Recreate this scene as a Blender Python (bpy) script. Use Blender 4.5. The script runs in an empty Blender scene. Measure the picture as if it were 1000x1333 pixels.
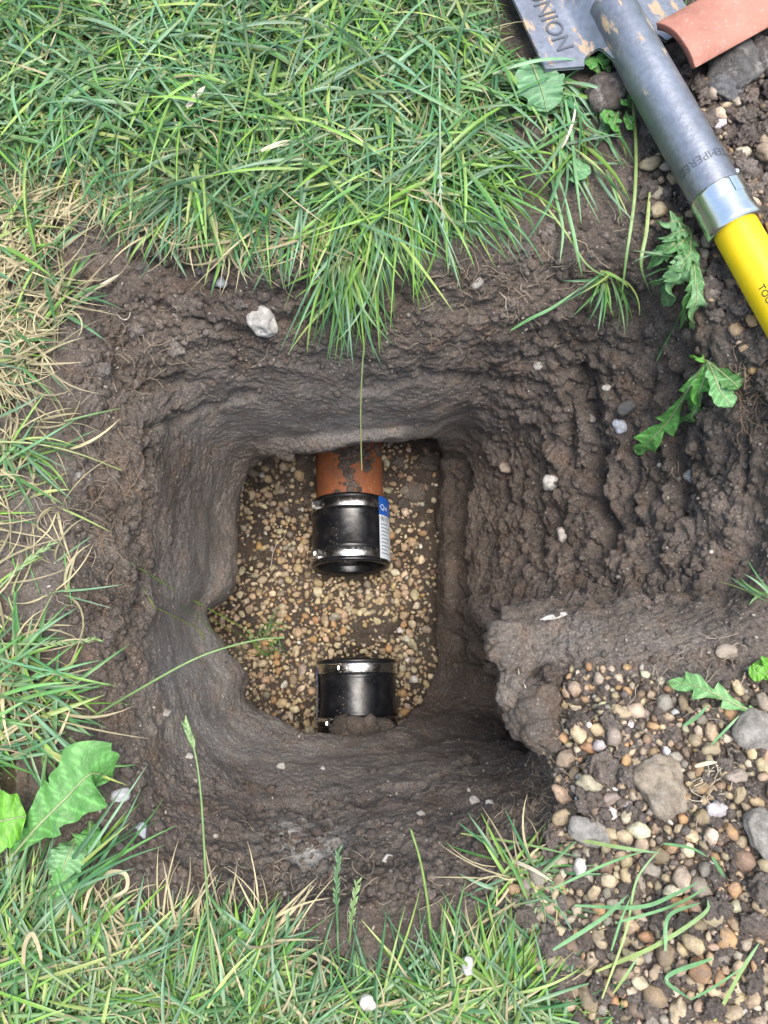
import bpy, bmesh, math
import numpy as np
from mathutils import Vector, Matrix
from mathutils.bvhtree import BVHTree

SC = bpy.context.scene
COL = SC.collection
R = math.radians

# ------------------------------------------------------------ camera, sky, sun, exposure
H, PITCH, FPX = 0.64, R(14.0), 1000.0          # eye height over the lawn, tilt from straight down, focal length in photo pixels
cam_d = bpy.data.cameras.new('camera'); cam = bpy.data.objects.new('camera', cam_d); COL.objects.link(cam)
cam_d.sensor_fit = 'HORIZONTAL'; cam_d.sensor_width = 36.0; cam_d.lens = 36.0
cam_d.clip_start = 0.02; cam_d.clip_end = 100.0
cam.location = (0, 0, H); cam.rotation_euler = (PITCH, 0, 0)
SC.camera = cam

SUN_EL, SUN_AZ = 82.0, -10.0                    # azimuth counted from +X towards +Y
world = bpy.data.worlds.new('World'); SC.world = world; world.use_nodes = True
wn = world.node_tree.nodes; wl = world.node_tree.links
sky = wn.new('ShaderNodeTexSky'); sky.sky_type = 'NISHITA'; sky.sun_disc = False
sky.sun_elevation = R(SUN_EL); sky.sun_rotation = R(90 - SUN_AZ); sky.air_density = 1.6; sky.dust_density = 4.0; sky.ozone_density = 1.0
wl.new(sky.outputs['Color'], wn['Background'].inputs['Color']); wn['Background'].inputs['Strength'].default_value = 0.13
sun_d = bpy.data.lights.new('sun', 'SUN'); sun_d.energy = 1.5; sun_d.angle = R(40); sun_d.color = (1.0, 0.97, 0.93)
sun = bpy.data.objects.new('sun', sun_d); COL.objects.link(sun)
ld = Vector((math.cos(R(SUN_EL)) * math.cos(R(SUN_AZ)), math.cos(R(SUN_EL)) * math.sin(R(SUN_AZ)), math.sin(R(SUN_EL))))
sun.rotation_euler = ld.to_track_quat('Z', 'Y').to_euler(); sun.location = (0, 0, 5)

SC.view_settings.view_transform = 'Standard'; SC.view_settings.look = 'None'
SC.view_settings.exposure = 1.22; SC.view_settings.gamma = 1.0; SC.view_settings.use_curve_mapping = False
SC.render.engine = 'CYCLES'
SC.cycles.use_denoising = True; SC.cycles.max_bounces = 6; SC.cycles.diffuse_bounces = 4; SC.cycles.glossy_bounces = 3
SC.cycles.caustics_reflective = False; SC.cycles.caustics_refractive = False

rng = np.random.default_rng(11)
CT, ST = math.cos(PITCH), math.sin(PITCH)

# ------------------------------------------------------------ pixel <-> place
def ray(px, py):
    x, y = (px - 500) / FPX, (666.5 - py) / FPX
    return np.array([x, y * CT + ST, y * ST - CT])
def at(px, py, z):
    d = ray(px, py); t = (z - H) / d[2]
    return np.array([d[0] * t, d[1] * t, z])
def project(P):
    q = P - np.array([0, 0, H])
    yc = q[..., 1] * CT + q[..., 2] * ST; zc = -q[..., 1] * ST + q[..., 2] * CT
    zc = np.minimum(zc, -1e-3)
    return 500 - FPX * q[..., 0] / zc, 666.5 + FPX * yc / zc

# ------------------------------------------------------------ noise
_pr = np.random.default_rng(3)
PERM = np.concatenate([_pr.permutation(256)] * 3)
GRAD = _pr.normal(size=(256, 3)); GRAD /= np.linalg.norm(GRAD, axis=1)[:, None]
JIT = _pr.random((256, 3))
def hash3(i, j, k): return PERM[PERM[PERM[i & 255] + (j & 255)] + (k & 255)]
def pnoise(P):
    I = np.floor(P).astype(np.int64); f = P - I; u = f * f * f * (f * (f * 6 - 15) + 10); out = 0
    for a in (0, 1):
        for b in (0, 1):
            for c in (0, 1):
                g = GRAD[hash3(I[:, 0] + a, I[:, 1] + b, I[:, 2] + c)]
                d = (g * (f - np.array([a, b, c]))).sum(1)
                w = (u[:, 0] if a else 1 - u[:, 0]) * (u[:, 1] if b else 1 - u[:, 1]) * (u[:, 2] if c else 1 - u[:, 2])
                out = out + d * w
    return out
def fbm(P, freq, octv=4, gain=0.5):
    s = 0; a = 1.0
    for o in range(octv):
        s = s + a * pnoise(P * freq + 17.3 * o); freq *= 2.03; a *= gain
    return s
def ridged(P, freq, octv=3):
    s = 0; a = 1.0
    for o in range(octv):
        s = s + a * (1 - 2.2 * np.abs(pnoise(P * freq + 9.1 * o))); freq *= 2.1; a *= 0.5
    return s
def worley(P, freq):
    Q = P * freq; I = np.floor(Q).astype(np.int64); f1 = np.full(len(Q), 9.0); f2 = np.full(len(Q), 9.0)
    for a in (-1, 0, 1):
        for b in (-1, 0, 1):
            for c in (-1, 0, 1):
                J = I + np.array([a, b, c])
                d = np.linalg.norm(J + JIT[hash3(J[:, 0], J[:, 1], J[:, 2])] - Q, axis=1)
                f2 = np.where(d < f1, f1, np.minimum(f2, d)); f1 = np.minimum(f1, d)
    return f1, f2

# ------------------------------------------------------------ mesh helpers
def mk_mesh(name, V, F, cols=None, smooth=True):
    V = np.asarray(V, np.float32).reshape(-1, 3); F = np.asarray(F, np.int32); k = F.shape[1]
    me = bpy.data.meshes.new(name)
    me.vertices.add(len(V)); me.vertices.foreach_set('co', V.ravel())
    me.loops.add(F.size); me.loops.foreach_set('vertex_index', F.ravel())
    me.polygons.add(len(F)); me.polygons.foreach_set('loop_start', np.arange(0, F.size, k, dtype=np.int32))
    me.polygons.foreach_set('use_smooth', np.full(len(F), smooth))
    me.update(calc_edges=True)
    if cols is not None:
        ca = me.color_attributes.new('tint', 'FLOAT_COLOR', 'POINT')
        c4 = np.ones((len(V), 4), np.float32); c4[:, :3] = cols; ca.data.foreach_set('color', c4.ravel())
    return me
def tag(o, label=None, cat=None, group=None, kind=None):
    if label: o['label'] = label
    if cat: o['category'] = cat
    if group: o['group'] = group
    if kind: o['kind'] = kind
    return o
def add(name, me, mat=None, parent=None, loc=None):
    o = bpy.data.objects.new(name, me); COL.objects.link(o)
    if mat is not None and len(me.materials) == 0: me.materials.append(mat)
    if parent: o.parent = parent
    if loc is not None: o.location = loc
    return o
def empty(name, loc=(0, 0, 0)):
    o = bpy.data.objects.new(name, None); COL.objects.link(o); o.location = loc; o.empty_display_size = 0.02
    return o
def bm_mesh(name, bm, smooth=True):
    me = bpy.data.meshes.new(name); bm.to_mesh(me); bm.free()
    me.polygons.foreach_set('use_smooth', np.full(len(me.polygons), smooth)); return me
def ico(sub):
    bm = bmesh.new(); bmesh.ops.create_icosphere(bm, subdivisions=sub, radius=1)
    V = np.array([v.co[:] for v in bm.verts]); F = np.array([[v.index for v in f.verts] for f in bm.faces]); bm.free(); return V, F
ICO = {s: ico(s) for s in (1, 2, 3, 4, 5)}
def tube(path, rad, sides=6, cap=True):
    P = np.asarray(path, float); n = len(P); rad = np.broadcast_to(rad, (n,))
    T = np.gradient(P, axis=0); T /= np.linalg.norm(T, axis=1)[:, None] + 1e-12
    up = np.array([0.31, 0.17, 0.93]); A = np.cross(T, up); A /= np.linalg.norm(A, axis=1)[:, None] + 1e-9; B = np.cross(T, A)
    th = np.arange(sides) / sides * 2 * math.pi
    V = (P[:, None] + rad[:, None, None] * (np.cos(th)[None, :, None] * A[:, None] + np.sin(th)[None, :, None] * B[:, None])).reshape(-1, 3)
    F = [[i * sides + j, i * sides + (j + 1) % sides, (i + 1) * sides + (j + 1) % sides, (i + 1) * sides + j] for i in range(n - 1) for j in range(sides)]
    return V, np.array(F)
def crom(P, n):
    P = np.asarray(P, float); Q = np.vstack([2 * P[0] - P[1], P, 2 * P[-1] - P[-2]]); out = []
    for i in range(len(P) - 1):
        p0, p1, p2, p3 = Q[i:i + 4]
        for t in np.arange(n) / n:
            out.append(0.5 * (2 * p1 + (p2 - p0) * t + (2 * p0 - 5 * p1 + 4 * p2 - p3) * t * t + (3 * p1 - p0 - 3 * p2 + p3) * t ** 3))
    out.append(P[-1]); return np.array(out)
class Bag:                                       # gathers pieces into one mesh
    def __init__(s): s.V = []; s.F = []; s.C = []; s.n = 0
    def put(s, V, F, c=None):
        s.V.append(V); s.F.append(np.asarray(F) + s.n); s.n += len(V)
        s.C.append(np.broadcast_to(np.asarray(c if c is not None else (1, 1, 1), float), (len(V), 3)))
    def mesh(s, name, smooth=True): return mk_mesh(name, np.vstack(s.V), np.vstack(s.F), np.vstack(s.C), smooth)

# ------------------------------------------------------------ materials
class Nodes:
    def __init__(s, name):
        s.m = bpy.data.materials.new(name); s.m.use_nodes = True; s.t = s.m.node_tree; s.p = s.t.nodes['Principled BSDF']
        s.co = s.t.nodes.new('ShaderNodeTexCoord').outputs['Object']
    def n(s, typ, **kw):
        nd = s.t.nodes.new(typ)
        for k, v in kw.items(): setattr(nd, k, v)
        return nd
    def l(s, a, b): s.t.links.new(a, b)
    def put(s, sock, v):
        if isinstance(v, bpy.types.NodeSocket): s.l(v, sock)
        elif v is not None: sock.default_value = v if not (isinstance(v, tuple) and len(v) == 3 and sock.type == 'RGBA') else (*v, 1)
    def noise(s, scale, detail=4, rough=0.55, co=None, out='Fac'):
        nd = s.n('ShaderNodeTexNoise'); nd.inputs['Scale'].default_value = scale; nd.inputs['Detail'].default_value = detail
        nd.inputs['Roughness'].default_value = rough; s.l(co or s.co, nd.inputs['Vector']); return nd.outputs[out]
    def vor(s, scale, feature='F1', out='Distance', co=None):
        nd = s.n('ShaderNodeTexVoronoi', feature=feature); nd.inputs['Scale'].default_value = scale; s.l(co or s.co, nd.inputs['Vector']); return nd.outputs[out]
    def rng(s, v, a, b, c=0.0, d=1.0, smooth=False):
        nd = s.n('ShaderNodeMapRange', clamp=True); 
        if smooth: nd.interpolation_type = 'SMOOTHSTEP'
        s.l(v, nd.inputs['Value'])
        for i, x in zip((1, 2, 3, 4), (a, b, c, d)): nd.inputs[i].default_value = x
        return nd.outputs[0]
    def math(s, op, a, b=0.0):
        nd = s.n('ShaderNodeMath', operation=op); s.put(nd.inputs[0], a); s.put(nd.inputs[1], b); return nd.outputs[0]
    def mix(s, f, a, b, blend='MIX'):
        nd = s.n('ShaderNodeMix', data_type='RGBA', blend_type=blend); s.put(nd.inputs[0], f); s.put(nd.inputs[6], a); s.put(nd.inputs[7], b); return nd.outputs[2]
    def mul(s, c, f):                              # colour times a value
        nd = s.n('ShaderNodeVectorMath', operation='SCALE'); s.put(nd.inputs[0], c); s.put(nd.inputs['Scale'], f); return nd.outputs[0]
    def attr(s, name='tint'): return s.n('ShaderNodeAttribute', attribute_name=name).outputs['Color']
    def objcol(s): return s.n('ShaderNodeObjectInfo').outputs['Color']
    def bump(s, h, dist, strength=1.0, prev=None):
        nd = s.n('ShaderNodeBump'); nd.inputs['Distance'].default_value = dist; nd.inputs['Strength'].default_value = strength
        s.l(h, nd.inputs['Height'])
        if prev is not None: s.l(prev, nd.inputs['Normal'])
        return nd.outputs[0]
    def done(s, col, rough=0.8, metal=0.0, normal=None, spec=0.5):
        s.put(s.p.inputs['Base Color'], col); s.put(s.p.inputs['Roughness'], rough); s.put(s.p.inputs['Metallic'], metal)
        s.p.inputs['Specular IOR Level'].default_value = spec
        if normal is not None: s.l(normal, s.p.inputs['Normal'])
        return s.m

def soil_material(name, colsrc):
    m = Nodes(name); base = m.attr() if colsrc == 'attr' else m.objcol(); m.co = m.n('ShaderNodeNewGeometry').outputs['Position']
    c = m.mul(base, m.rng(m.noise(16, 5), 0.3, 0.7, 0.72, 1.3))
    c = m.mul(c, m.rng(m.noise(420, 7, 0.8), 0.33, 0.67, 0.42, 1.65))
    c = m.mix(m.rng(m.noise(40, 4), 0.52, 0.68, 0, 0.45), c, m.mix(1.0, c, (1.25, 0.98, 0.78), 'MULTIPLY'))
    # chalk grit
    v = m.vor(300); sel = m.rng(m.vor(300, out='Color'), 0.68, 0.71); nz = m.rng(m.noise(22, 3), 0.30, 0.50)
    sp = m.math('MULTIPLY', m.math('MULTIPLY', m.rng(v, 0.28, 0.2), sel), nz)
    c = m.mix(m.math('MULTIPLY', sp, 0.8), c, (0.46, 0.42, 0.37))
    v2 = m.vor(110); s2 = m.rng(m.vor(110, out='Color'), 0.90, 0.92); edge = m.rng(m.noise(500, 3), .4, .6)
    sp2 = m.math('MULTIPLY', m.math('MULTIPLY', m.rng(v2, 0.26, 0.16), s2), edge); c = m.mix(m.math('MULTIPLY', sp2, 0.7), c, (0.44, 0.40, 0.35))
    b1 = m.bump(m.noise(150, 7, 0.75), 0.0065, 1.0); b2 = m.bump(m.noise(520, 6, 0.75), 0.0025, 1.0, b1)
    return m.done(c, 0.92, normal=b2, spec=0.25)
M = {}
M['soil'] = soil_material('soil', 'attr'); M['clod'] = soil_material('soil_clod', 'obj')

def stone_material(name, colsrc, rough=0.62):
    m = Nodes(name); base = m.attr() if colsrc == 'attr' else m.objcol()
    g = m.n('ShaderNodeNewGeometry').outputs['Position']
    c = m.mul(base, m.rng(m.noise(90, 5, co=g), 0.3, 0.7, 0.72, 1.25))
    c = m.mul(c, m.rng(m.noise(700, 3, co=g), 0.3, 0.7, 0.85, 1.15))
    d = m.rng(m.noise(95, 7, 0.8, co=g), 0.40, 0.68, 0, 0.85)
    c = m.mix(d, c, (0.15, 0.12, 0.095))
    return m.done(c, rough, normal=m.bump(m.noise(450, 4, co=g), 0.0012, 0.7), spec=0.4)
M['stone'] = stone_material('pebble_stone', 'obj'); M['stone_mix'] = stone_material('gravel_stone', 'attr')
def rock_material():
    m = Nodes('rough_rock'); base = m.objcol(); g = m.n('ShaderNodeNewGeometry').outputs['Position']
    c = m.mul(base, m.rng(m.noise(110, 6, 0.65, co=g), 0.3, 0.7, 0.5, 1.45))
    c = m.mix(m.rng(m.noise(75, 7, 0.75, co=g), 0.53, 0.66, 0, 0.85), c, (0.44, 0.41, 0.36))
    c = m.mix(m.rng(m.noise(70, 5, 0.7, co=g), 0.36, 0.26, 0, 0.8), c, (0.07, 0.055, 0.045))
    b = m.bump(m.noise(190, 7, 0.75, co=g), 0.007, 1.0)
    return m.done(c, 0.85, normal=b, spec=0.3)
M['rock'] = rock_material()

def leaf_material(name, rough, trans, spec=0.5, pucker=False):
    m = Nodes(name); g = m.n('ShaderNodeNewGeometry').outputs['Position']
    c = m.mul(m.attr(), m.rng(m.noise(160, 3, co=g), 0.3, 0.7, 0.86, 1.14))
    m.done(c, rough, spec=spec, normal=m.bump(m.noise(110, 4, co=g), .004, .8) if pucker else None)
    tr = m.n('ShaderNodeBsdfTranslucent'); m.l(m.mix(1.0, c, (1.15, 1.1, 0.6), 'MULTIPLY'), tr.inputs['Color'])
    mx = m.n('ShaderNodeMixShader'); mx.inputs[0].default_value = trans
    m.l(m.p.outputs[0], mx.inputs[1]); m.l(tr.outputs[0], mx.inputs[2]); m.l(mx.outputs[0], m.t.nodes['Material Output'].inputs['Surface'])
    return m.m
M['grass'] = leaf_material('grass_blade', 0.36, 0.16); M['straw'] = leaf_material('dry_straw', 0.7, 0.15, 0.3); M['leaf'] = leaf_material('broad_leaf', 0.45, 0.22, pucker=True)
def root_material():
    m = Nodes('root_fibre'); return m.done(m.attr(), 0.85, spec=0.2)
M['root'] = root_material()

# ------------------------------------------------------------ the ground with the dug hole: a lofted sheet, rings from the lip outwards
# each spoke: lip, lower wall, mid wall, upper wall, rim, ground, frame edge   (photo pixel x, y and height z in metres)
SPOKES = [
 [(470,577,-.285),(470,556,-.225),(472,520,-.15),(475,460,-.072),(475,385,-.025),(475,290,.01),(475,20,.01)],
 [(535,573,-.30),(545,553,-.235),(560,517,-.155),(575,455,-.075),(590,385,-.025),(610,290,.01),(640,10,.01)],
 [(572,575,-.40),(598,556,-.32),(640,520,-.21),(680,450,-.105),(715,370,-.04),(760,280,-.005),(860,-60,.03)],
 [(572,620,-.54),(600,606,-.44),(670,585,-.30),(750,525,-.175),(845,425,-.07),(900,330,.012),(1010,40,.03)],
 [(570,680,-.55),(600,680,-.45),(680,670,-.315),(780,650,-.185),(900,590,-.075),(985,520,.015),(1130,400,.05)],
 [(570,740,-.55),(598,745,-.45),(670,750,-.31),(770,745,-.175),(880,720,-.085),(980,690,-.03),(1130,640,.02)],
 [(570,790,-.55),(594,795,-.45),(636,792,-.30),(740,775,-.16),(840,770,-.09),(960,765,-.04),(1130,750,.01)],
 [(569,830,-.555),(594,832,-.48),(640,845,-.34),(640,806,-.075),(730,806,-.055),(860,825,-.02),(1130,850,.01)],
 [(566,868,-.555),(600,878,-.50),(655,890,-.38),(634,862,-.065),(725,876,-.025),(850,905,.005),(1130,950,.03)],
 [(556,903,-.55),(592,918,-.48),(680,945,-.34),(672,936,-.06),(745,945,-.01),(850,990,.015),(1130,1060,.04)],
 [(540,930,-.50),(572,950,-.38),(640,985,-.21),(705,1020,-.075),(745,1070,-.005),(815,1130,.015),(1050,1380,.04)],
 [(515,951,-.40),(530,975,-.29),(560,1020,-.16),(590,1080,-.065),(620,1150,-.012),(650,1215,.0),(760,1420,.01)],
 [(430,957,-.36),(435,985,-.26),(440,1040,-.145),(445,1110,-.055),(450,1180,-.008),(455,1250,.0),(470,1420,.0)],
 [(370,945,-.36),(350,975,-.26),(320,1030,-.145),(290,1090,-.06),(270,1160,-.012),(240,1230,.0),(200,1420,.01)],
 [(322,914,-.35),(290,940,-.255),(250,985,-.14),(210,1035,-.06),(165,1090,-.012),(115,1150,0),(-60,1330,.01)],
 [(322,882,-.35),(280,892,-.25),(230,912,-.13),(190,935,-.06),(140,965,-.02),(80,1005,-.002),(-130,1100,.01)],
 [(296,848,-.35),(258,852,-.24),(215,862,-.12),(182,868,-.06),(125,885,-.022),(60,905,-.003),(-130,940,.01)],
 [(271,805,-.34),(247,803,-.24),(211,802,-.12),(180,802,-.065),(125,798,-.026),(60,795,-.003),(-130,790,.01)],
 [(302,768,-.36),(268,757,-.25),(214,742,-.12),(184,727,-.066),(125,710,-.028),(60,700,-.006),(-130,680,0)],
 [(310,685,-.38),(276,673,-.265),(217,652,-.125),(196,636,-.07),(130,610,-.028),(60,590,-.006),(-130,560,.01)],
 [(318,622,-.37),(287,602,-.26),(230,577,-.135),(203,552,-.075),(140,500,-.03),(80,450,-.006),(-130,400,.01)],
 [(335,601,-.34),(312,577,-.255),(264,540,-.155),(222,482,-.08),(160,400,-.03),(110,280,-.003),(-60,20,.01)],
 [(365,592,-.31),(355,568,-.24),(330,527,-.155),(302,465,-.075),(272,380,-.03),(235,290,0),(120,10,.01)],
 [(415,587,-.295),(412,562,-.23),(405,522,-.15),(395,460,-.072),(385,390,-.025),(370,300,.01),(310,20,.01)],
]
FLOOR = -0.575
CEN = at(445, 765, -.48)[:2]
NS = len(SPOKES)
net = []
for sp in SPOKES:
    pts = [at(*p) for p in sp]
    lip = pts[0]; out = (lip[:2] - CEN) / np.linalg.norm(lip[:2] - CEN)
    under = np.array([*(lip[:2] + out * (0.03 + max(0, lip[2] + .56) * .55)), FLOOR - 0.05])
    d7 = pts[-1][:2] - CEN; u7 = d7 / np.linalg.norm(d7); r7 = np.linalg.norm(d7)
    net.append([under] + pts + [np.array([*(CEN + u7 * (r7 + 0.5)), 0.0]), np.array([*(CEN + u7 * 6.0), 0.0])])
net = np.array(net)                                              # spokes x rings x 3
RSEG = [22, 46, 76, 76, 74, 56, 64, 20, 6]; ASEG = 44
def cr1(p0, p1, p2, p3, t):
    return 0.5 * (2 * p1 + (p2 - p0) * t + (2 * p0 - 5 * p1 + 4 * p2 - p3) * t * t + (3 * p1 - p0 - 3 * p2 + p3) * t ** 3)
rows = []
for i in range(NS):
    p = [net[(i + k) % NS] for k in (-1, 0, 1, 2)]
    for t in np.arange(ASEG) / ASEG: rows.append(cr1(*p, t))
rows = np.array(rows); NA = len(rows)
ext = np.concatenate([2 * rows[:, :1] - rows[:, 1:2], rows, 2 * rows[:, -1:] - rows[:, -2:-1]], 1)
cols_ = []; ringt = []
for j, n in enumerate(RSEG):
    last = j == len(RSEG) - 1
    for t in np.linspace(0, 1, n + 1)[: (n + 1 if last else n)]:
        if j >= 7 or j == 0: q = rows[:, j] * (1 - t) + rows[:, j + 1] * t
        else: q = cr1(ext[:, j], ext[:, j + 1], ext[:, j + 2], ext[:, j + 3], t)
        cols_.append(q); ringt.append(j + t)
G = np.stack(cols_, 1); ringt = np.array(ringt); NR = G.shape[1]      # NA x NR x 3
def grid_normals(G):
    da = np.roll(G, -1, 0) - np.roll(G, 1, 0); dr = np.gradient(G, axis=1)
    N = np.cross(dr, da); N /= np.linalg.norm(N, axis=2)[..., None] + 1e-12
    return N if N[:, -30:, 2].mean() > 0 else -N
P = G.reshape(-1, 3); N0 = grid_normals(G).reshape(-1, 3); RT = np.tile(ringt, NA)
PX, PY = project(P)
def blob(x, y, rx, ry=None): ry = ry or rx; return np.exp(-(((PX - x) / rx) ** 2 + ((PY - y) / ry) ** 2))
def poly_dist(pts):
    d = np.full(len(PX), 1e9)
    for (x0, y0), (x1, y1) in zip(pts[:-1], pts[1:]):
        L = (x1 - x0) ** 2 + (y1 - y0) ** 2; t = np.clip(((PX - x0) * (x1 - x0) + (PY - y0) * (y1 - y0)) / L, 0, 1)
        d = np.minimum(d, np.hypot(PX - x0 - t * (x1 - x0), PY - y0 - t * (y1 - y0)))
    return d
def sstep(a, b, x): t = np.clip((x - a) / (b - a), 0, 1); return t * t * (3 - 2 * t)
near = (RT < 7.8).astype(float)
wall = sstep(0.2, 1.3, RT) * (1 - sstep(5.0, 6.2, RT))
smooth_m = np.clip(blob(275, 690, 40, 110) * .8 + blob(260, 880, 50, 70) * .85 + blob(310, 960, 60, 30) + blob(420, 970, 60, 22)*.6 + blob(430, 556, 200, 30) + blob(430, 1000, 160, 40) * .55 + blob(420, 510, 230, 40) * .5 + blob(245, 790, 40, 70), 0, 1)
right_m = sstep(590, 660, PX) * sstep(380, 470, PY) * (1 - sstep(770, 810, PY)) * (1 - sstep(985, 1050, PX))
block_m = np.clip(blob(672, 880, 45, 75) + blob(700, 840, 40, 30) * .5, 0, 1)
spoil_m = np.clip(sstep(700, 760, PX) * sstep(860, 960, PY) + sstep(820, 880, PX) * (1 - sstep(420, 470, PY)), 0, 1)
rim_m = sstep(3.2, 4.4, RT) * (1 - sstep(5.2, 6.0, RT))
topw_m = (1 - sstep(480, 540, PY)) * sstep(3.0, 3.8, RT)
disp = fbm(P, 11, 3) * 0.016 * (.3 + .7 * wall) * (1 - 0.55 * smooth_m)
disp -= np.maximum(0, ridged(P + fbm(P, 20, 2)[:, None] * .02, 19, 2) - 1.15) * (0.007 + .012 * right_m) * wall * (1 - .8 * smooth_m)
disp += fbm(P + 3.1, 42, 3) * (0.0042 + .003 * right_m) * (0.5 + 0.5 * wall) * (1 - 0.75 * smooth_m)
f1, f2 = worley(P, 48)
disp += (0.45 - f1) * (0.0022 * wall + 0.012 * block_m + 0.009 * rim_m + 0.012 * spoil_m + 0.010 * right_m) * (1 - smooth_m)
g1, g2 = worley(P + 5.5, 115)
disp += (0.45 - g1) * (0.0022 + .0028 * rim_m + .002 * right_m) * (0.4 + 0.6 * np.clip(block_m + right_m + spoil_m + rim_m, 0, 1)) * (1 - 0.85 * smooth_m)
disp += fbm(P + 7.7, 170, 3, 0.65) * 0.0036 * (1 - 0.6 * smooth_m)
disp += (ridged(P * np.array([1, 0.16, 1]) + fbm(P, 9, 2)[:, None] * .02, 26, 3) - 0.9) * 0.0030 * right_m * (0.4 + np.clip(fbm(P + 2, 12, 2) + .5, 0, 1.2))
disp += (ridged(P * np.array([0.25, 1, 1.2]) + fbm(P, 9, 2)[:, None] * .03, 22, 3) - 0.9) * 0.0015 * topw_m * wall
steep = np.clip(1.25 - np.abs(N0[:, 2]) * 1.6, 0, 1) * (1 - right_m) * (1 - block_m); disp *= 1 - .30 * steep        # spade-smeared faces
smear = fbm(P * np.array([1, 1, .35]), 15, 3) * .005; disp += smear * steep
def groove(pts, w, depth):
    global disp
    j = fbm(P, 45, 2) * 11 + fbm(P, 14, 2) * 14
    disp = disp - depth * np.exp(-((poly_dist(pts) + j) / w) ** 2) * near
groove([(758, 490), (768, 560), (775, 640), (790, 700)], 9, .026)
groove([(735, 470), (742, 530), (738, 600)], 6, .012)
groove([(888, 500), (882, 580), (886, 640), (878, 690)], 8, .020)
groove([(822, 560), (815, 620), (822, 690)], 5, .011)
groove([(700, 560), (706, 640), (704, 720)], 6, .010)
groove([(968, 560), (965, 640)], 7, .014)
groove([(600, 600), (596, 680), (600, 760), (598, 830)], 9, .022)
groove([(640, 800), (632, 850), (642, 920), (690, 965)], 10, .022)
groove([(206, 560), (198, 630), (192, 700), (186, 790)], 6, .012)
groove([(200, 560), (250, 535), (330, 515)], 6, .010)
groove([(140, 470), (190, 500), (240, 500)], 6, .010)
groove([(170, 330), (230, 350), (290, 370)], 8, .012)
groove([(180, 390), (260, 420), (330, 440)], 7, .010)
groove([(480, 500), (560, 490), (650, 500)], 6, .008)
groove([(650, 560), (660, 620), (655, 700)], 5, .008)
groove([(470, 1040), (540, 1030), (620, 985)], 6, .008)
groove([(330, 1050), (400, 1045), (430, 1060)], 6, .008)
disp *= near
P = P + N0 * disp[:, None]
G = P.reshape(NA, NR, 3)
# soil colour: dark topsoil, grey scraped clay, brown rooty rim, chalk patches, painted light on the near slope
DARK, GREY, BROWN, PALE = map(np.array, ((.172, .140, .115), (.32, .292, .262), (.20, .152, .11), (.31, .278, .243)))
col = np.tile(DARK, (len(P), 1))
def lerp(mask, c):
    global col
    mk = np.clip(mask, 0, 1)[:, None]; col = col * (1 - mk) + c * mk
nz = fbm(P, 14, 4)
lerp(np.clip(0.35 + nz * 1.2, 0, 1) * 0.5, np.array((.20, .169, .143)))
lerp((blob(60, 680, 90, 130) * .8 + blob(150, 740, 50, 120) * .4) * np.clip(.6 + nz * 1.5, 0, 1), np.array((.27, .238, .205)))
lerp((blob(165, 620, 38, 160) + blob(150, 830, 30, 70) + blob(190, 950, 30, 50) * .6) * np.clip(.55 + nz, 0, 1), BROWN)
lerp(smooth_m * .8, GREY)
lerp(blob(265, 885, 55, 75) * .8 + blob(330, 960, 60, 28) * .7 + blob(420, 552, 150, 22) * .4, np.array((.40, .372, .34)))
lerp(blob(430, 1030, 210, 70) * .45 * np.clip(.7 + nz, 0, 1), np.array((.25, .222, .196)))  # near slope painted paler, standing in for light it lacks
lerp((blob(790, 830, 130, 30) * .5 + blob(710, 850, 40, 40) * .35) * np.clip(.6 + nz * 1.6, 0, 1), PALE * .85)
lerp(blob(900, 850, 120, 60) * .3, GREY)
lerp(blob(400, 1090, 42, 27) * np.clip(.85 + 2.0 * fbm(P, 60, 3), 0, 1), np.array((.74, .70, .62)))
lerp(blob(215, 940, 18, 26) * np.clip(.5 + 2.5 * fbm(P, 70, 3), 0, 1), np.array((.42, .37, .30)))
lerp(blob(112, 618, 12, 9) * np.clip(.6 + 2.5 * fbm(P, 90, 3), 0, 1), np.array((.55, .53, .5)))
lerp(blob(690, 845, 12, 14) * .8, np.array((.32, .28, .25)))
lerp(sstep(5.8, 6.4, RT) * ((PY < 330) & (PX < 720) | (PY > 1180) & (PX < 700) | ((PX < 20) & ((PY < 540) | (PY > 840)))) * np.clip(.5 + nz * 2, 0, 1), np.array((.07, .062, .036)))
vidx = np.arange(NA * NR).reshape(NA, NR); a2 = np.roll(vidx, -1, 0)
F = np.stack([vidx[:, :-1], vidx[:, 1:], a2[:, 1:], a2[:, :-1]], -1).reshape(-1, 4)
ng = grid_normals(G)
t_ = np.cross(G[0, -1] - G[0, -30], G[20, -1] - G[0, -1])
if t_[2] < 0: F = F[:, ::-1]
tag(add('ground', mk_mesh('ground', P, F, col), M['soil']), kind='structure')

# pit floor
fx = np.arange(-.36, .20, .0022); fy = np.arange(-.16, .52, .0022)
X, Y = np.meshgrid(fx, fy, indexing='ij'); FP = np.stack([X.ravel(), Y.ravel(), np.full(X.size, FLOOR)], 1)
fz = fbm(FP, 16, 3) * .012 + fbm(FP, 90, 3) * .004
fa, fb = worley(FP, 70); fz += (.45 - fa) * .005
fz += 0.05 * sstep(.20, .40, FP[:, 1]) + 0.0 * FP[:, 0] + .02 * sstep(-.16, -.22, FP[:, 0])
FP[:, 2] += fz
for cpx, cpy, cz in ((456, 696, -.528), (465, 905, -.548)):          # hollows dug out under the couplings
    c_ = at(cpx, cpy, cz); FP[:, 2] -= .05 * np.exp(-(((FP[:, 0] - c_[0]) / .045) ** 4 + ((FP[:, 1] - c_[1]) / .066) ** 4))
n1, n2 = X.shape; vi = np.arange(n1 * n2).reshape(n1, n2)
FF = np.stack([vi[:-1, :-1], vi[1:, :-1], vi[1:, 1:], vi[:-1, 1:]], -1).reshape(-1, 4)
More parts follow.
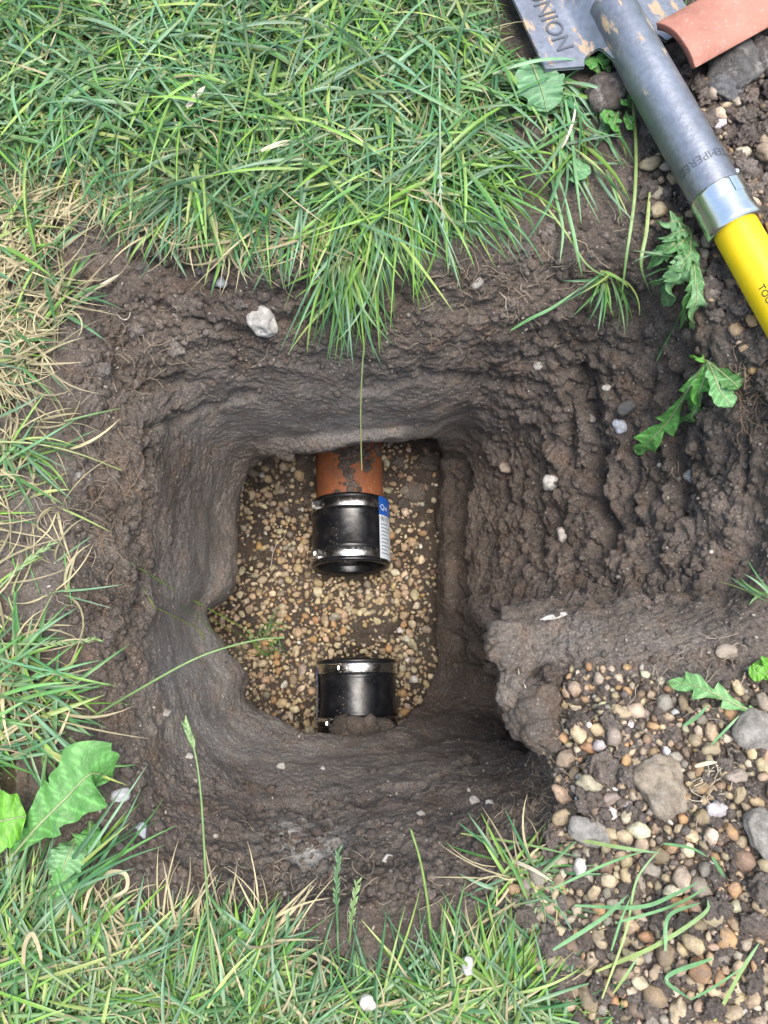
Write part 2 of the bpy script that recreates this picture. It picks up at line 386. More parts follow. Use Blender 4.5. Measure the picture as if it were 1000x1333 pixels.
fc = np.array((.115, .092, .072)) * (1 + .5 * fbm(FP, 20, 3))[:, None]
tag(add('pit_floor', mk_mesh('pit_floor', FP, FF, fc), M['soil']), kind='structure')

# ray casting on both sheets
gs = vidx[::3, ::3]; nA, nRr = gs.shape; sub = G[::3, ::3].reshape(-1, 3)
si = np.arange(nA * nRr).reshape(nA, nRr); s2 = np.roll(si, -1, 0)
SF = np.stack([si[:, :-1], si[:, 1:], s2[:, 1:], s2[:, :-1]], -1).reshape(-1, 4)
fsub = FP.reshape(n1, n2, 3)[::3, ::3]; m1, m2 = fsub.shape[:2]; fi = np.arange(m1 * m2).reshape(m1, m2) + len(sub)
SF2 = np.stack([fi[:-1, :-1], fi[1:, :-1], fi[1:, 1:], fi[:-1, 1:]], -1).reshape(-1, 4)
BV = BVHTree.FromPolygons(np.vstack([sub, fsub.reshape(-1, 3)]).tolist(), np.vstack([SF, SF2]).tolist())
BF = BVHTree.FromPolygons(fsub.reshape(-1, 3).tolist(), (SF2 - len(sub)).tolist())
def hit(px, py):
    d = Vector(ray(px, py)).normalized(); loc, nrm, _, _ = BV.ray_cast(Vector((0, 0, H)), d)
    if loc is None: p = at(px, py, 0); return p, np.array([0, 0, 1.0])
    if nrm.dot(d) > 0: nrm = -nrm
    return np.array(loc), np.array(nrm)
def zground(x, y, z0=0.4):
    loc, *_ = BV.ray_cast(Vector((x, y, z0)), Vector((0, 0, -1))); return loc.z if loc else 0.0
def zfloor(x, y):
    loc, *_ = BF.ray_cast(Vector((x, y, 0.4)), Vector((0, 0, -1))); return loc.z if loc else FLOOR
def over(px, py, h): p, n = hit(px, py); d = ray(px, py); return p - d * (h / -d[2])       # h metres above the ground, seen at that pixel
def inpoly(px, py, poly):
    c = False; j = len(poly) - 1
    for i in range(len(poly)):
        (xi, yi), (xj, yj) = poly[i], poly[j]
        if (yi > py) != (yj > py) and px < (xj - xi) * (py - yi) / (yj - yi) + xi: c = not c
        j = i
    return c

def sample_poly(poly, n):
    xs = [p[0] for p in poly]; ys = [p[1] for p in poly]; out = []
    while len(out) < n:
        x, y = rng.uniform(min(xs), max(xs)), rng.uniform(min(ys), max(ys))
        if inpoly(x, y, poly): out.append((x, y))
    return out

# ------------------------------------------------------------ pipes and couplings in the hole
def lathe(prof, n=72, a0=0.0, a1=2 * math.pi):          # profile (y along the axis, radius); axis = Y; angle 0 = +Z, positive towards -X
    full = abs(a1 - a0 - 2 * math.pi) < 1e-6; m = n if full else n + 1
    th = a0 + (a1 - a0) * np.arange(m) / n; V = []
    for y, r in prof: V.append(np.stack([-r * np.sin(th), np.full(m, y), r * np.cos(th)], 1))
    V = np.vstack(V); F = []
    for i in range(len(prof) - 1):
        for j in range(m if full else m - 1):
            k = (j + 1) % m; F.append([i * m + j, i * m + k, (i + 1) * m + k, (i + 1) * m + j])
    return V, np.array(F)
def m_simple(name, colr, rough, metal=0.0, spec=0.5): m = Nodes(name); return m.done(colr, rough, metal, spec=spec)
def rubber():
    m = Nodes('black_rubber'); c = m.mix(m.rng(m.noise(60, 6, .65), .48, .75, 0, .75), (.008, .009, .012), (.035, .032, .03))
    c = m.mix(m.math('MULTIPLY', m.rng(m.vor(220), .2, .14), m.rng(m.noise(35, 2), .52, .6)), c, (.2, .16, .12))
    return m.done(c, m.rng(m.noise(45, 4), .3, .7, .2, .45), normal=m.bump(m.noise(70, 3), .0012, .4), spec=.6)
M['rubber'] = rubber()
def steel():
    m = Nodes('stainless_steel'); c = m.mul((.82, .81, .79), m.rng(m.noise(80, 4), .3, .7, .75, 1.1))
    return m.done(c, m.rng(m.noise(120, 4), .3, .7, .16, .34), 1.0, normal=m.bump(m.noise(250, 3), .0004, .5))
M['steel'] = steel(); M['dark_slot'] = m_simple('slot_shadow_steel', (.05, .05, .05), .5, 1.0)
def terracotta(name, c0, dirt, lo, hi):
    m = Nodes(name); c = m.mul(c0, m.rng(m.noise(25, 5), .3, .7, .75, 1.2))
    c = m.mix(m.rng(m.noise(38, 6, .65), lo, hi, 0, .92), c, dirt)
    c = m.mix(m.rng(m.noise(300, 4), .62, .7, 0, .6), c, (.5, .38, .3))
    return m.done(c, .55, normal=m.bump(m.noise(180, 5), .002, .6), spec=.35)
M['clay'] = terracotta('orange_clay', (.33, .115, .048), (.14, .105, .08), .5, .8)
M['pinkclay'] = terracotta('pink_clay', (.40, .175, .125), (.33, .23, .17), .56, .72)
M['sticker'] = m_simple('white_sticker', (.62, .68, .74), .35); M['blue'] = m_simple('blue_print', (.012, .11, .50), .35)
M['ink'] = m_simple('black_ink', (.012, .012, .014), .5); M['white'] = m_simple('white_print', (.75, .78, .8), .4); M['grey_ink'] = m_simple('grey_print', (.22, .26, .32), .5)

def text_mesh(s, size, depth=0.0, fit=None):
    cu = bpy.data.curves.new('lettering', 'FONT'); cu.body = s; cu.size = size; cu.align_x = 'LEFT'; cu.extrude = depth; cu.resolution_u = 3
    o = bpy.data.objects.new('lettering_tmp', cu); COL.objects.link(o)
    dg = bpy.context.evaluated_depsgraph_get(); me = bpy.data.meshes.new_from_object(o.evaluated_get(dg)); bpy.data.objects.remove(o)
    bm = bmesh.new(); bm.from_mesh(me); bmesh.ops.triangulate(bm, faces=bm.faces[:])
    for _ in range(2):
        long = [e for e in bm.edges if e.calc_length() > size * .25]
        if long: bmesh.ops.subdivide_edges(bm, edges=long, cuts=1)
    bmesh.ops.triangulate(bm, faces=bm.faces[:]); bm.to_mesh(me); bm.free(); return me
def map_mesh(me, fn):
    n = len(me.vertices); v = np.empty(n * 3, np.float32); me.vertices.foreach_get('co', v); v = v.reshape(-1, 3)
    me.vertices.foreach_set('co', np.asarray(fn(v), np.float32).ravel()); me.update(); return me

def coupling(name, label, mat4, screws, sticker):
    t = empty(name); t.matrix_world = mat4
    tag(t, label, 'pipe coupling', 'rubber couplings on the drain pipes')
    L = .052
    prof = [(-L + .012, .0505), (-L + .004, .0520), (-L + .001, .0532), (-L, .0545), (-L, .0588), (-L + .0015, .0605), (-L + .005, .0608), (-L + .006, .0592), (-L + .0215, .0592),
            (-L + .0225, .0604), (-L + .026, .0598), (-L + .030, .0590), (0, .0586)]
    full = prof + [(-y, r) for y, r in prof[-2::-1]]
    inner = [(L - .012, .0505), (.01, .0505), (.008, .046), (-.008, .046), (-.01, .0505), (-L + .012, .0505)]
    V, Fq = lathe(full + inner[1:], 96); add('sleeve', mk_mesh('sleeve', V, Fq), M['rubber'], t)
    for (yc, ang) in screws:
        prof = [(yc - .0072, .0594), (yc - .0072, .0606), (yc - .0064, .0611), (yc + .0064, .0611), (yc + .0072, .0606), (yc + .0072, .0594)]
        V, Fq = lathe(prof, 96); band = add('clamp_band', mk_mesh('clamp_band', V, Fq), M['steel'], t)
        rot = Matrix.Rotation(-ang, 4, 'Y')                    # +Z swings towards -X
        bm = bmesh.new()
        bmesh.ops.create_cube(bm, size=1, matrix=Matrix.Translation((0, yc, .0632)) @ Matrix.Diagonal((.019, .0135, .0055, 1)))
        bmesh.ops.bevel(bm, geom=bm.edges[:], offset=.0014, segments=2, affect='EDGES')
        bmesh.ops.create_cone(bm, segments=16, radius1=.0062, radius2=.0062, depth=.018, cap_ends=True, matrix=Matrix.Translation((0, yc, .0655)) @ Matrix.Rotation(R(90), 4, 'Y'))
        bmesh.ops.transform(bm, matrix=rot, verts=bm.verts[:]); add('screw_housing', bm_mesh('screw_housing', bm, False), M['steel'], band)
        bm = bmesh.new()
        bmesh.ops.create_cone(bm, segments=6, radius1=.0054, radius2=.0054, depth=.008, cap_ends=True, matrix=Matrix.Translation((.0125, yc, .0657)) @ Matrix.Rotation(R(90), 4, 'Y'))
        bmesh.ops.create_cone(bm, segments=16, radius1=.0068, radius2=.0068, depth=.0018, cap_ends=True, matrix=Matrix.Translation((.0092, yc, .0657)) @ Matrix.Rotation(R(90), 4, 'Y'))
        bmesh.ops.transform(bm, matrix=rot, verts=bm.verts[:]); add('screw', bm_mesh('screw', bm, False), M['steel'], band)
        bag = Bag()                                             # worm thread slots as dark strips on the band, their shade in the colour
        for k in range(15):
            a = ang - .16 - .034 * k
            for s_ in (0,):
                Vs, Fs = lathe([(yc - .0036, .06112), (yc - .0036, .0614), (yc + .0036, .0614), (yc + .0036, .06112)], 1, a, a + .014); bag.put(Vs, Fs)
        add('worm_thread', bag.mesh('worm_thread', False), M['dark_slot'], band)
    if sticker:
        a0, a1, y0, y1 = sticker
        V, Fq = lathe([(y0, .0617), (y1, .0617)], 14, a0, a1); st = add('sticker', mk_mesh('sticker', V, Fq), M['sticker'], t)
        st['label'] = 'white sticker with blue top'
        yb = y1 - (y1 - y0) * .3
        V, Fq = lathe([(yb, .0619), (y1, .0619)], 14, a0, a1); add('blue_band', mk_mesh('blue_band', V, Fq), M['blue'], st)
        sgn = 1 if a1 > a0 else -1
        def wrapt(me, abase, ybase, r=.0621): return map_mesh(me, lambda v: np.stack([-r * np.sin(abase - v[:, 0] / r), ybase + v[:, 1], r * np.cos(abase - v[:, 0] / r)], 1))
        al = max(a0, a1)
        add('lettering', wrapt(text_mesh('Qw', .013), al - .04, yb + .008), M['white'], st)
        add('lettering', wrapt(text_mesh('00175', .009), al - .05, yb - .009), M['ink'], st)
        bag = Bag()
        for k in range(9):
            yy = yb - .015 - k * .0056
            if yy < y0 + .004: break
            w = (.30, .42, .38, .25, .4, .34, .42, .28, .36)[k]
            Vs, Fs = lathe([(yy, .0620), (yy + .0017, .0620)], 6, al - .06 - w, al - .06); bag.put(Vs, Fs)
        add('print_line', bag.mesh('print_line'), M['grey_ink'], st)
    return t

def axis_matrix(center, yaw, tilt, roll=0):     # local +Y = along the pipe towards the far wall
    return Matrix.Translation(center) @ Matrix.Rotation(yaw, 4, 'Z') @ Matrix.Rotation(tilt, 4, 'X') @ Matrix.Rotation(roll, 4, 'Y')
UP_C = Vector(at(456, 696, -.528)); LO_C = Vector(at(465, 905, -.548))
UPM = axis_matrix(UP_C, R(1.5), R(-.8)); LOM = axis_matrix(LO_C, R(1.0), R(0.5))
coupling('pipe_coupling', 'black rubber coupling with white and blue sticker on its side', UPM, [(.0385, R(58)), (-.0385, R(54))], (R(-48), R(-98), -.046, .050))
coupling('pipe_coupling', 'black rubber coupling with dirt slumped over its lower clamp', LOM, [(.0385, R(28)), (-.0385, R(44))], (R(88), R(70), -.044, .040))
def pipe(name, label, mat4, y0, y1):
    V, Fq = lathe([(y0, .043), (y0, .051), (y0 + .002, .0525), (y1, .0525), (y1, .043), (y0, .043)], 72)
    # chipped, uneven glaze
    d = fbm(V, 60, 3) * .0009; rr = np.hypot(V[:, 0], V[:, 2]); V[:, 0] *= 1 + d / rr; V[:, 2] *= 1 + d / rr
    o = add(name, mk_mesh(name, V, Fq), M['clay']); o.matrix_world = mat4
    return tag(o, label, 'drain pipe', 'clay drain pipes')
pipe('drain_pipe', 'orange clay drain pipe coming out from under the overhanging soil', UPM, .012, .40)
pipe('drain_pipe', 'clay drain pipe running under the soil from the dirt-covered coupling', LOM, -.36, -.012)

# ------------------------------------------------------------ spade
SZ = .052
s_top = Vector(at(827, 65, SZ)); s_bot = Vector(at(958, 299, SZ + .002))
ax = (s_bot - s_top).normalized(); side = ax.cross(Vector((0, 0, 1))).normalized(); up = side.cross(ax).normalized()
SM = Matrix((( side.x, ax.x, up.x, s_bot.x), (side.y, ax.y, up.y, s_bot.y), (side.z, ax.z, up.z, s_bot.z), (0, 0, 0, 1)))
# local frame: +Y runs down the handle, X across, Z up; origin at the end of the ferrule
def spade_steel():
    m = Nodes('spade_steel'); c = m.mul((.24, .255, .29), m.rng(m.noise(22, 5), .3, .7, .75, 1.2))
    c = m.mul(c, m.rng(m.noise(160, 5), .3, .7, .85, 1.15))
    sx = m.n('ShaderNodeMapping'); sx.inputs['Scale'].default_value = (1, .35, 1); m.l(m.co, sx.inputs['Vector'])
    y = m.n('ShaderNodeSeparateXYZ'); m.l(m.co, y.inputs[0])
    k = m.rng(y.outputs[1], -.06, -.20, 0.0, .12)
    dirt = m.rng(m.math('ADD', m.noise(70, 6, .7, co=sx.outputs[0]), k), .68, .73)
    c = m.mix(dirt, c, (.40, .29, .185))
    met = m.rng(dirt, 0, 1, .75, 0); ro = m.mix(dirt, (.42, .42, .42), (.9, .9, .9))
    return m.done(c, ro, met, normal=m.bump(m.noise(300, 5), .0006, .5))
M['spade'] = spade_steel()
def yellow():
    m = Nodes('yellow_fibreglass'); c = m.mul((.78, .56, .008), m.rng(m.noise(40, 4), .3, .7, .9, 1.06))
    c = m.mix(m.rng(m.noise(210, 4), .68, .74, 0, .7), c, (.3, .2, .06)); c = m.mix(m.rng(m.noise(48, 7, .75), .6, .72, 0, .5), c, (.24, .17, .08)); return m.done(c, m.rng(m.noise(60, 4), .3, .7, .24, .5), spec=.5)
M['yellow'] = yellow()
def ferrule_mat():
    m = Nodes('bright_ferrule'); return m.done(m.mul((.68, .71, .74), m.rng(m.noise(60, 3), .3, .7, .85, 1.1)), m.rng(m.noise(90, 3), .3, .7, .14, .3), 1.0)
M['ferrule'] = ferrule_mat()
spade = empty('spade'); spade.matrix_world = SM
tag(spade, 'steel spade with yellow handle lying across the spoil and the lawn', 'spade')
FL = .0385                                       # ferrule length
V, Fq = lathe([(-FL, .0205), (-FL, .0228), (-FL + .003, .0230), (-.012, .0230), (-.004, .0242), (0, .0240), (0, .0188)], 64)
fer = add('ferrule', mk_mesh('ferrule', V, Fq), M['ferrule'], spade)
for k, (a0, a1) in enumerate(((.05, .75), (-.75, -.1))):
    V, Fq = lathe([(-FL + .001, .0229), (-FL + .001, .02345), (-FL + .015, .02345), (-FL + .015, .0229)], 10, a0, a1); add('crimp', mk_mesh('crimp', V, Fq, smooth=False), M['ferrule'], fer)
V, Fq = lathe([(-.03, .0186), (.0, .0186), (.5, .0180), (.95, .0172), (.96, .012), (.961, .001)], 48)
hd = add('handle', mk_mesh('handle', V, Fq), M['yellow'], spade)
def wrap_handle(me, a, y0, r):                   # reading down the handle
    return map_mesh(me, lambda v: np.stack([-(r + v[:, 2]) * np.sin(a + v[:, 1] / r), y0 + v[:, 0], (r + v[:, 2]) * np.cos(a + v[:, 1] / r)], 1))
# +X side of the spade frame: find which side faces the upper right of the picture
sgnx = 1 if side.x > 0 else -1
add('lettering', wrap_handle(text_mesh('TOOLS', .0080), R(-56), .060, .01885), M['ink'], hd)
# socket + blade as one pressed steel sheet would be; socket tube first
soc = [(-FL + .004, .0216), (-FL - .002, .0218), (-.12, .0218), (-.19, .0214), (-.235, .0210), (-.26, .0202)]
V, Fq = lathe(soc, 64); sock = add('socket', mk_mesh('socket', V, Fq), M['spade'], spade)
def wrap_ring(me, a, y0, r):                     # lettering round the socket, tops towards the handle
    return map_mesh(me, lambda v: np.stack([-(r + v[:, 2]) * np.sin(a - v[:, 0] / r), y0 + v[:, 1], (r + v[:, 2]) * np.cos(a - v[:, 0] / r)], 1))
M['stamp'] = m_simple('stamped_steel', (.15, .16, .18), .4, .75)
add('lettering', wrap_ring(text_mesh('TEMPERED', .0105, .0003), R(42), -.068, .02185), M['stamp'], sock)
bm = bmesh.new(); bmesh.ops.create_uvsphere(bm, u_segments=12, v_segments=8, radius=.0032, matrix=Matrix.Translation((-.0228 * .92 * 1, -.048, .0228 * .35))); add('rivet', bm_mesh('rivet', bm), M['ferrule'], spade)
# blade
HW = .079; SH = -.224; TIP = -.52
def blade_z(w, y):
    aw = abs(w); rid = math.exp(-((y - SH) / .13) ** 2) if y < SH else 1.0
    zr = math.sqrt(max(.0222 ** 2 - w * w, 0)) if aw < .0206 else 0
    zr = max(zr, .0200 * math.exp(-(aw / .026) ** 4))
    return -.014 + zr * rid + .12 * w * w + .25 * max(0, SH - y) ** 2
nx, ny = 120, 70; us = np.linspace(-1, 1, nx); BVt = []
for u in us:
    w = u * HW; aw = abs(w)
    if aw < .0205: sb = -.20
    elif aw < .042:                                             # round notch beside the socket
        q = (aw - .032) / .0100; sb = -.214 - .011 * math.sqrt(max(0, 1 - q * q)) if aw > .026 else -.20 - .023 * float(sstep(.0205, .026, aw))
    else: sb = -.214 - .010 * (aw - .042) / .037
    st = TIP - .06 * (1 - (aw / HW) ** 2)
    for v in np.linspace(0, 1, ny):
        y = sb + (st - sb) * v ** 1.3; wx = w * (1 - .10 * v)
        BVt.append((wx, y, blade_z(w, y)))
BVt = np.array(BVt); bi = np.arange(nx * ny).reshape(nx, ny)
BFq = np.stack([bi[:-1, :-1], bi[1:, :-1], bi[1:, 1:], bi[:-1, 1:]], -1).reshape(-1, 4)
lo = BVt - np.array([0, 0, .0026]); BVa = np.vstack([BVt, lo]); k = len(BVt)
edge = np.concatenate([bi[:, 0], bi[-1, 1:], bi[::-1, -1][1:], bi[0, ::-1][1:]])
rimF = np.stack([edge[:-1], edge[1:], edge[1:] + k, edge[:-1] + k], 1)
me = mk_mesh('blade', BVa, np.vstack([BFq, (BFq + k)[:, ::-1], rimF]))
blade = add('blade', me, M['spade'], spade)
tx = text_mesh('UNION', .025, .0006)
# reads towards the socket, tops towards the middle of the blade
XS = 1
def union(v):
    x = XS * (.0600 - v[:, 1]); y = SH - .090 + v[:, 0] * .92
    return np.stack([x, y, np.array([blade_z(a / (1 - .10 * .25), b) for a, b in zip(x, y)]) + v[:, 2] + .0004], 1)
add('lettering', map_mesh(tx, union), M['stamp'], blade)

# ------------------------------------------------------------ broken half pipe on the spoil
def shard():
    n, m_ = 26, 30; L = .30; r0, th = .050, .0070; V = []
    for rr in (r0, r0 - th):
        for i in range(m_):
            for j in range(n):
                a = R(-36) + R(76) * j / (n - 1); y = L * i / (m_ - 1)
                jag = .004 * math.sin(j * 1.1) + .003 * math.sin(j * 2.7) if i == m_ - 1 else .0
                V.append((-rr * math.sin(a), y + jag, rr * math.cos(a)))
    V = np.array(V); V += (fbm(V, 70, 2) * .0009)[:, None] * np.array([1, 0, 1]); k = m_ * n; ii = np.arange(k).reshape(m_, n)
    q = np.stack([ii[:-1, :-1], ii[:-1, 1:], ii[1:, 1:], ii[1:, :-1]], -1).reshape(-1, 4)
    e = np.concatenate([ii[0, :], ii[1:, -1], ii[-1, ::-1][1:], ii[::-1, 0][1:]])
    Fq = np.vstack([q, (q + k)[:, ::-1], np.stack([e[:-1], e[:-1] + k, e[1:] + k, e[1:]], 1)])
    me = mk_mesh('pipe_shard', V, Fq); 
    o = add('pipe_shard', me, M['pinkclay'])
    md = o.modifiers.new('edge', 'BEVEL'); md.width = .001; md.segments = 2; md.limit_method = 'ANGLE'
    p = at(889, 46, .066); q_ = at(974, -1, .070); d = Vector(q_ - p).normalized()
    z = Vector((0, 0, 1)); xx = d.cross(z).normalized(); zz = xx.cross(d).normalized()
    rot = Matrix(((xx.x, d.x, zz.x), (xx.y, d.y, zz.y), (xx.z, d.z, zz.z))).to_4x4()
    o.matrix_world = Matrix.Translation(Vector(p) + Vector((0, 0, -.050))) @ rot @ Matrix.Rotation(R(0), 4, 'Y')
    return tag(o, 'curved pink broken piece of clay pipe resting on the spoil', 'clay shard')
shard()

# ------------------------------------------------------------ stones, pebbles, clods
def rock_mesh(name, seed, sub=4, rough=.22, flat=.75, angular=.5, crumb=0.0):
    V, Fq = ICO[sub]; o = np.random.default_rng(seed).random(3) * 50
    f1, f2 = worley(V + o, 1.1)
    r = 1 + fbm(V + o, 1.1, 2) * rough * 1.6 + (f1 - .5) * angular * .5 + fbm(V + o, 4, 3) * rough * .28
    if crumb: r += (.45 - worley(V + o, 3.6)[0]) * crumb + (.45 - worley(V + o, 8)[0]) * crumb * .35
    W = V * r[:, None]; W[:, 2] *= flat; return mk_mesh(name, W, Fq)
def pebble_verts(sub, seed):
    V, Fq = ICO[sub]; g = np.random.default_rng(seed); o = g.random(3) * 50
    r = 1 + fbm(V + o, .9, 2) * .45 + (worley(V + o, .95)[0] - .5) * .72 ; W = V * r[:, None] * np.array([1, g.uniform(.62, .9), g.uniform(.45, .7)])
    return W, Fq
def rot_from(n, spin):
    z = Vector(n).normalized(); x = (Vector((1, 0, 0)) - z * z.x).normalized(); y = z.cross(x)
    return Matrix(((x.x, y.x, z.x), (x.y, y.y, z.y), (x.z, y.z, z.z))) @ Matrix.Rotation(spin, 3, 'Z')
def stone(name, px, py, wpx, hpx, spin, colr, label, cat='stone', seed=0, embed=.25, mat='rock', group=None, angular=.5, flat=.7, zoff=0):
    p, n = hit(px, py); sc = np.linalg.norm(p - np.array([0, 0, H])) / FPX * .97
    o = add(name, rock_mesh(name, seed, sub=4 if wpx > 28 else 3, angular=angular, flat=flat), M[mat])
    a, b = wpx / 2 * sc, hpx / 2 * sc; c = min(a, b)
    mt = rot_from(n * .5 + np.array([0, 0, .5]), R(spin)).to_4x4()
    o.matrix_world = Matrix.Translation(Vector(p) + Vector(n) * (c * flat * (1 - 2 * embed) + zoff)) @ mt @ Matrix.Diagonal((a, b, c * 1.05, 1))
    o.color = (*colr, 1); return tag(o, label, cat, group)
GREYR, BUFF = (.16, .145, .13), (.30, .23, .155)
stone('stone', 793, 124, 60, 44, 25, (.15, .125, .11), 'dark grey lump of stone beside the notch of the spade blade', seed=1)
stone('stone', 862, 1022, 58, 74, 10, (.46, .38, .285), 'largest buff stone half buried among the pebbles', seed=72, embed=.36, angular=1.0)
stone('stone', 772, 1079, 58, 32, -8, (.44, .41, .37), 'flat pale grey stone at the edge of the pebbles', seed=3)
stone('stone', 957, 92, 66, 50, 20, (.17, .16, .15), 'dark grey angular rock just under the clay shard', seed=4, angular=.9)
stone('stone', 942, 120, 42, 30, -35, (.20, .20, .21), 'small slate grey rock with a white edge near the spade socket', seed=5, angular=.9)
stone('stone', 990, 78, 36, 44, 30, (.14, .12, .11), 'dark brown angular stone under the end of the clay shard', seed=6, angular=.9)
stone('stone', 978, 952, 50, 46, 5, (.42, .385, .34), 'blocky grey white stone beside the dandelion stem', seed=7, angular=.9)
stone('stone', 992, 1086, 40, 60, 5, (.42, .385, .335), 'tall grey stone with white crust among the pebbles', seed=8, angular=.7)
stone('flint', 341, 419, 40, 34, -50, (.66, .62, .56), 'white crusted flint stuck in the dark wall under the grass', 'flint', seed=9, embed=.5, angular=1.0)
stone('flint', 807, 556, 16, 22, 20, (.45, .50, .58), 'small pale blue flint in the crumbly wall below the dandelion', 'flint', seed=10, mat='stone')
stone('flint', 816, 531, 26, 18, 30, (.05, .055, .06), 'small black flint just above a pale blue one', 'flint', seed=11, mat='stone')
stone('flint', 292, 366, 22, 14, 30, (.40, .43, .46), 'blue grey flint chip beside the white crusted flint', 'flint', seed=12, mat='stone')
stone('flint', 156, 1037, 24, 16, 20, (.5, .5, .5), 'pale flint chip beside the tip of the large dandelion leaf', 'flint', seed=13, mat='stone')
stone('flint', 183, 1084, 14, 20, 20, (.42, .44, .47), 'small blue grey flint in bare soil near the dry straw loop', 'flint', seed=14, mat='stone')
stone('chalk_lump', 718, 628, 24, 22, 20, (.50, .48, .44), 'white chalk lump in the middle of the grooved wall', 'chalk', seed=15, mat='stone', embed=.5, angular=1.2)
stone('chalk_lump', 733, 696, 16, 22, 20, (.48, .43, .38), 'small chalk lump lower in the grooved wall', 'chalk', seed=16, mat='stone', embed=.5, angular=1.2)
stone('chalk_lump', 660, 608, 22, 16, 0, (.36, .29, .22), 'tan stone at the foot of the grooved wall', 'stone', seed=17, mat='stone')
stone('chalk_lump', 722, 803, 34, 7, 12, (.50, .48, .45), 'thin white streak of chalk on the ledge top', 'chalk', seed=18, mat='stone')
stone('chalk_lump', 900, 620, 22, 20, 20, (.46, .43, .39), 'crumbly chalk lump beside the right hand deep groove', 'chalk', seed=19, mat='stone')
stone('stone', 484, 1292, 18, 16, 0, (.62, .58, .50), 'white pebble lying in the grass under the hole', 'stone', seed=20, mat='stone', zoff=.02)
stone('stone', 603, 1269, 13, 18, 0, (.60, .60, .58), 'oval white pebble standing in the pale grass tuft', 'stone', seed=21, mat='stone', zoff=.02)
stone('stone', 946, 850, 26, 18, 0, (.36, .30, .23), 'flat tan stone on bare soil above the dandelion stem', 'stone', seed=22, mat='stone')
for i_, (x, y, s_) in enumerate([(215, 928, 14), (246, 985, 11), (365, 1000, 15), (420, 1001, 9), (618, 1043, 16), (638, 1046, 12), (548, 1060, 12), (505, 1118, 14), (622, 368, 16), (880, 250, 9), (700, 475, 14), (770, 545, 12), (790, 505, 12)]):
    stone('chalk_chip', x, y, s_, s_ * .75, 30 * i_, (.46, .43, .38), 'small white chalk chip stuck in the soil of the hole', 'chalk', seed=30 + i_, mat='stone', group='chalk chips in the soil', embed=.5, angular=1.1)

MARKS_A = [((862, 1022), 'beside the largest buff stone'), ((772, 1079), 'beside the flat pale grey stone'), ((978, 952), 'beside the blocky grey white stone'), ((992, 1086), 'beside the tall grey stone with white crust'),
 ((745, 900), 'on top of the lumpy ledge'), ((690, 1170), 'at the edge of the grass below the hole'), ((700, 1300), 'beside the pale grass tuft'), ((850, 1200), 'under the loose crossing grass strands'), ((960, 1290), 'under the bent loose grass strand'), ((900, 900), 'next to the slim dandelion leaf')]
MARKS_B = [((915, 85), 'under the tip of the clay shard'), ((957, 92), 'beside the dark grey angular rock'), ((900, 150), 'against the steel spade socket'), ((975, 170), 'on the open spoil behind the spade socket'), ((960, 270), 'against the bright ferrule of the spade'), ((865, 270), 'beside the jagged dandelion leaves'), ((975, 390), 'beside the yellow handle'), ((930, 450), 'above the drooping dandelion'), ((850, 200), 'on the bare soil side of the spade')]
MARKS_F = [((380, 700), 'left of the stickered coupling on the hole floor'), ((540, 690), 'on the sticker side of the coupling on the hole floor'), ((455, 790), 'between the two rubber couplings'), ((380, 900), 'beside the dirt-covered coupling near the grey ledge'), ((550, 890), 'beside the dirt-covered coupling near the lumpy ledge'), ((360, 610), 'beside the orange clay pipe'), ((330, 830), 'around the sprouting grass on the hole floor')]
def where_is(p, marks):
    x, y = project(np.array(p)); return min(marks, key=lambda m_: (m_[0][0] - x) ** 2 + (m_[0][1] - y) ** 2)[1]
def size_word(r, a, b): return 'small' if r < a else ('large' if r > b else 'middle-sized')
PCOL = {'tan': ((.44, .335, .205), 'tan'), 'orange': ((.42, .255, .115), 'orange brown'), 'cream': ((.56, .47, .33), 'cream'), 'grey': ((.26, .225, .18), 'grey'), 'brown': ((.24, .165, .10), 'brown'), 'white': ((.62, .60, .56), 'white')}
PKEYS = list(PCOL); PW = np.array([.46, .13, .14, .11, .14, .02]); PW /= PW.sum()
PEB = [mk_mesh('pebble', *pebble_verts(3 if k < 5 else 2, 100 + k)) for k in range(10)]
for me in PEB: me.materials.append(M['stone'])
def scatter(cands, rfun, keep, sep):             # cands: sampler -> (pos, normal); dart throwing, big ones first
    out = []; grid = {}; cell = .02
    rs = sorted([rfun() for _ in range(keep)], reverse=True)
    for r in rs:
        for _ in range(14):
            c = cands(r)
            if c is None: continue
            p, n = c; key = (int(p[0] // cell), int(p[1] // cell)); ok = True
            for a in (-1, 0, 1):
                for b in (-1, 0, 1):
                    for (q, rq) in grid.get((key[0] + a, key[1] + b), ()):
                        if np.linalg.norm(q - p) < sep * (r + rq): ok = False
            if ok:
                grid.setdefault(key, []).append((p, r)); out.append((p, n, r)); break
    return out
def put_pebbles(items, n_single, group, marks, lift=.2):
    bag = Bag(); items = sorted(items, key=lambda t: -t[2] * (1.0 if t[3] else .01))
    for i, (p, n, r, vis) in enumerate(items):
        key = PKEYS[rng.choice(len(PKEYS), p=PW)]; c, word = PCOL[key]; c = np.array(c) * rng.uniform(.75, 1.2) * rng.uniform(.93, 1.07, 3)
        nn = np.array(n) * .5 + np.array([0, 0, .5]) + rng.normal(0, .22, 3); rot = rot_from(nn, rng.uniform(0, 6.28)); q = Vector(p) + Vector(n) * r * (lift + rng.uniform(-.25, .35))
        if i < n_single:
            o = add('pebble', PEB[rng.integers(len(PEB))]); o.matrix_world = Matrix.Translation(q) @ rot.to_4x4() @ Matrix.Diagonal((r * 1.15, r * 1.15, r * 1.15, 1))
            o.color = (*c, 1); tag(o, f'{size_word(r, .0055, .0075)} {word} rounded pebble {where_is(p, marks)}', 'pebble', group)
        else:
            V, Fq = pebble_verts(2 if r > .0046 else 1, 200 + i % 40); bag.put(V * r * 1.15 @ np.array(rot).T + np.array(q), Fq, c)
    return bag
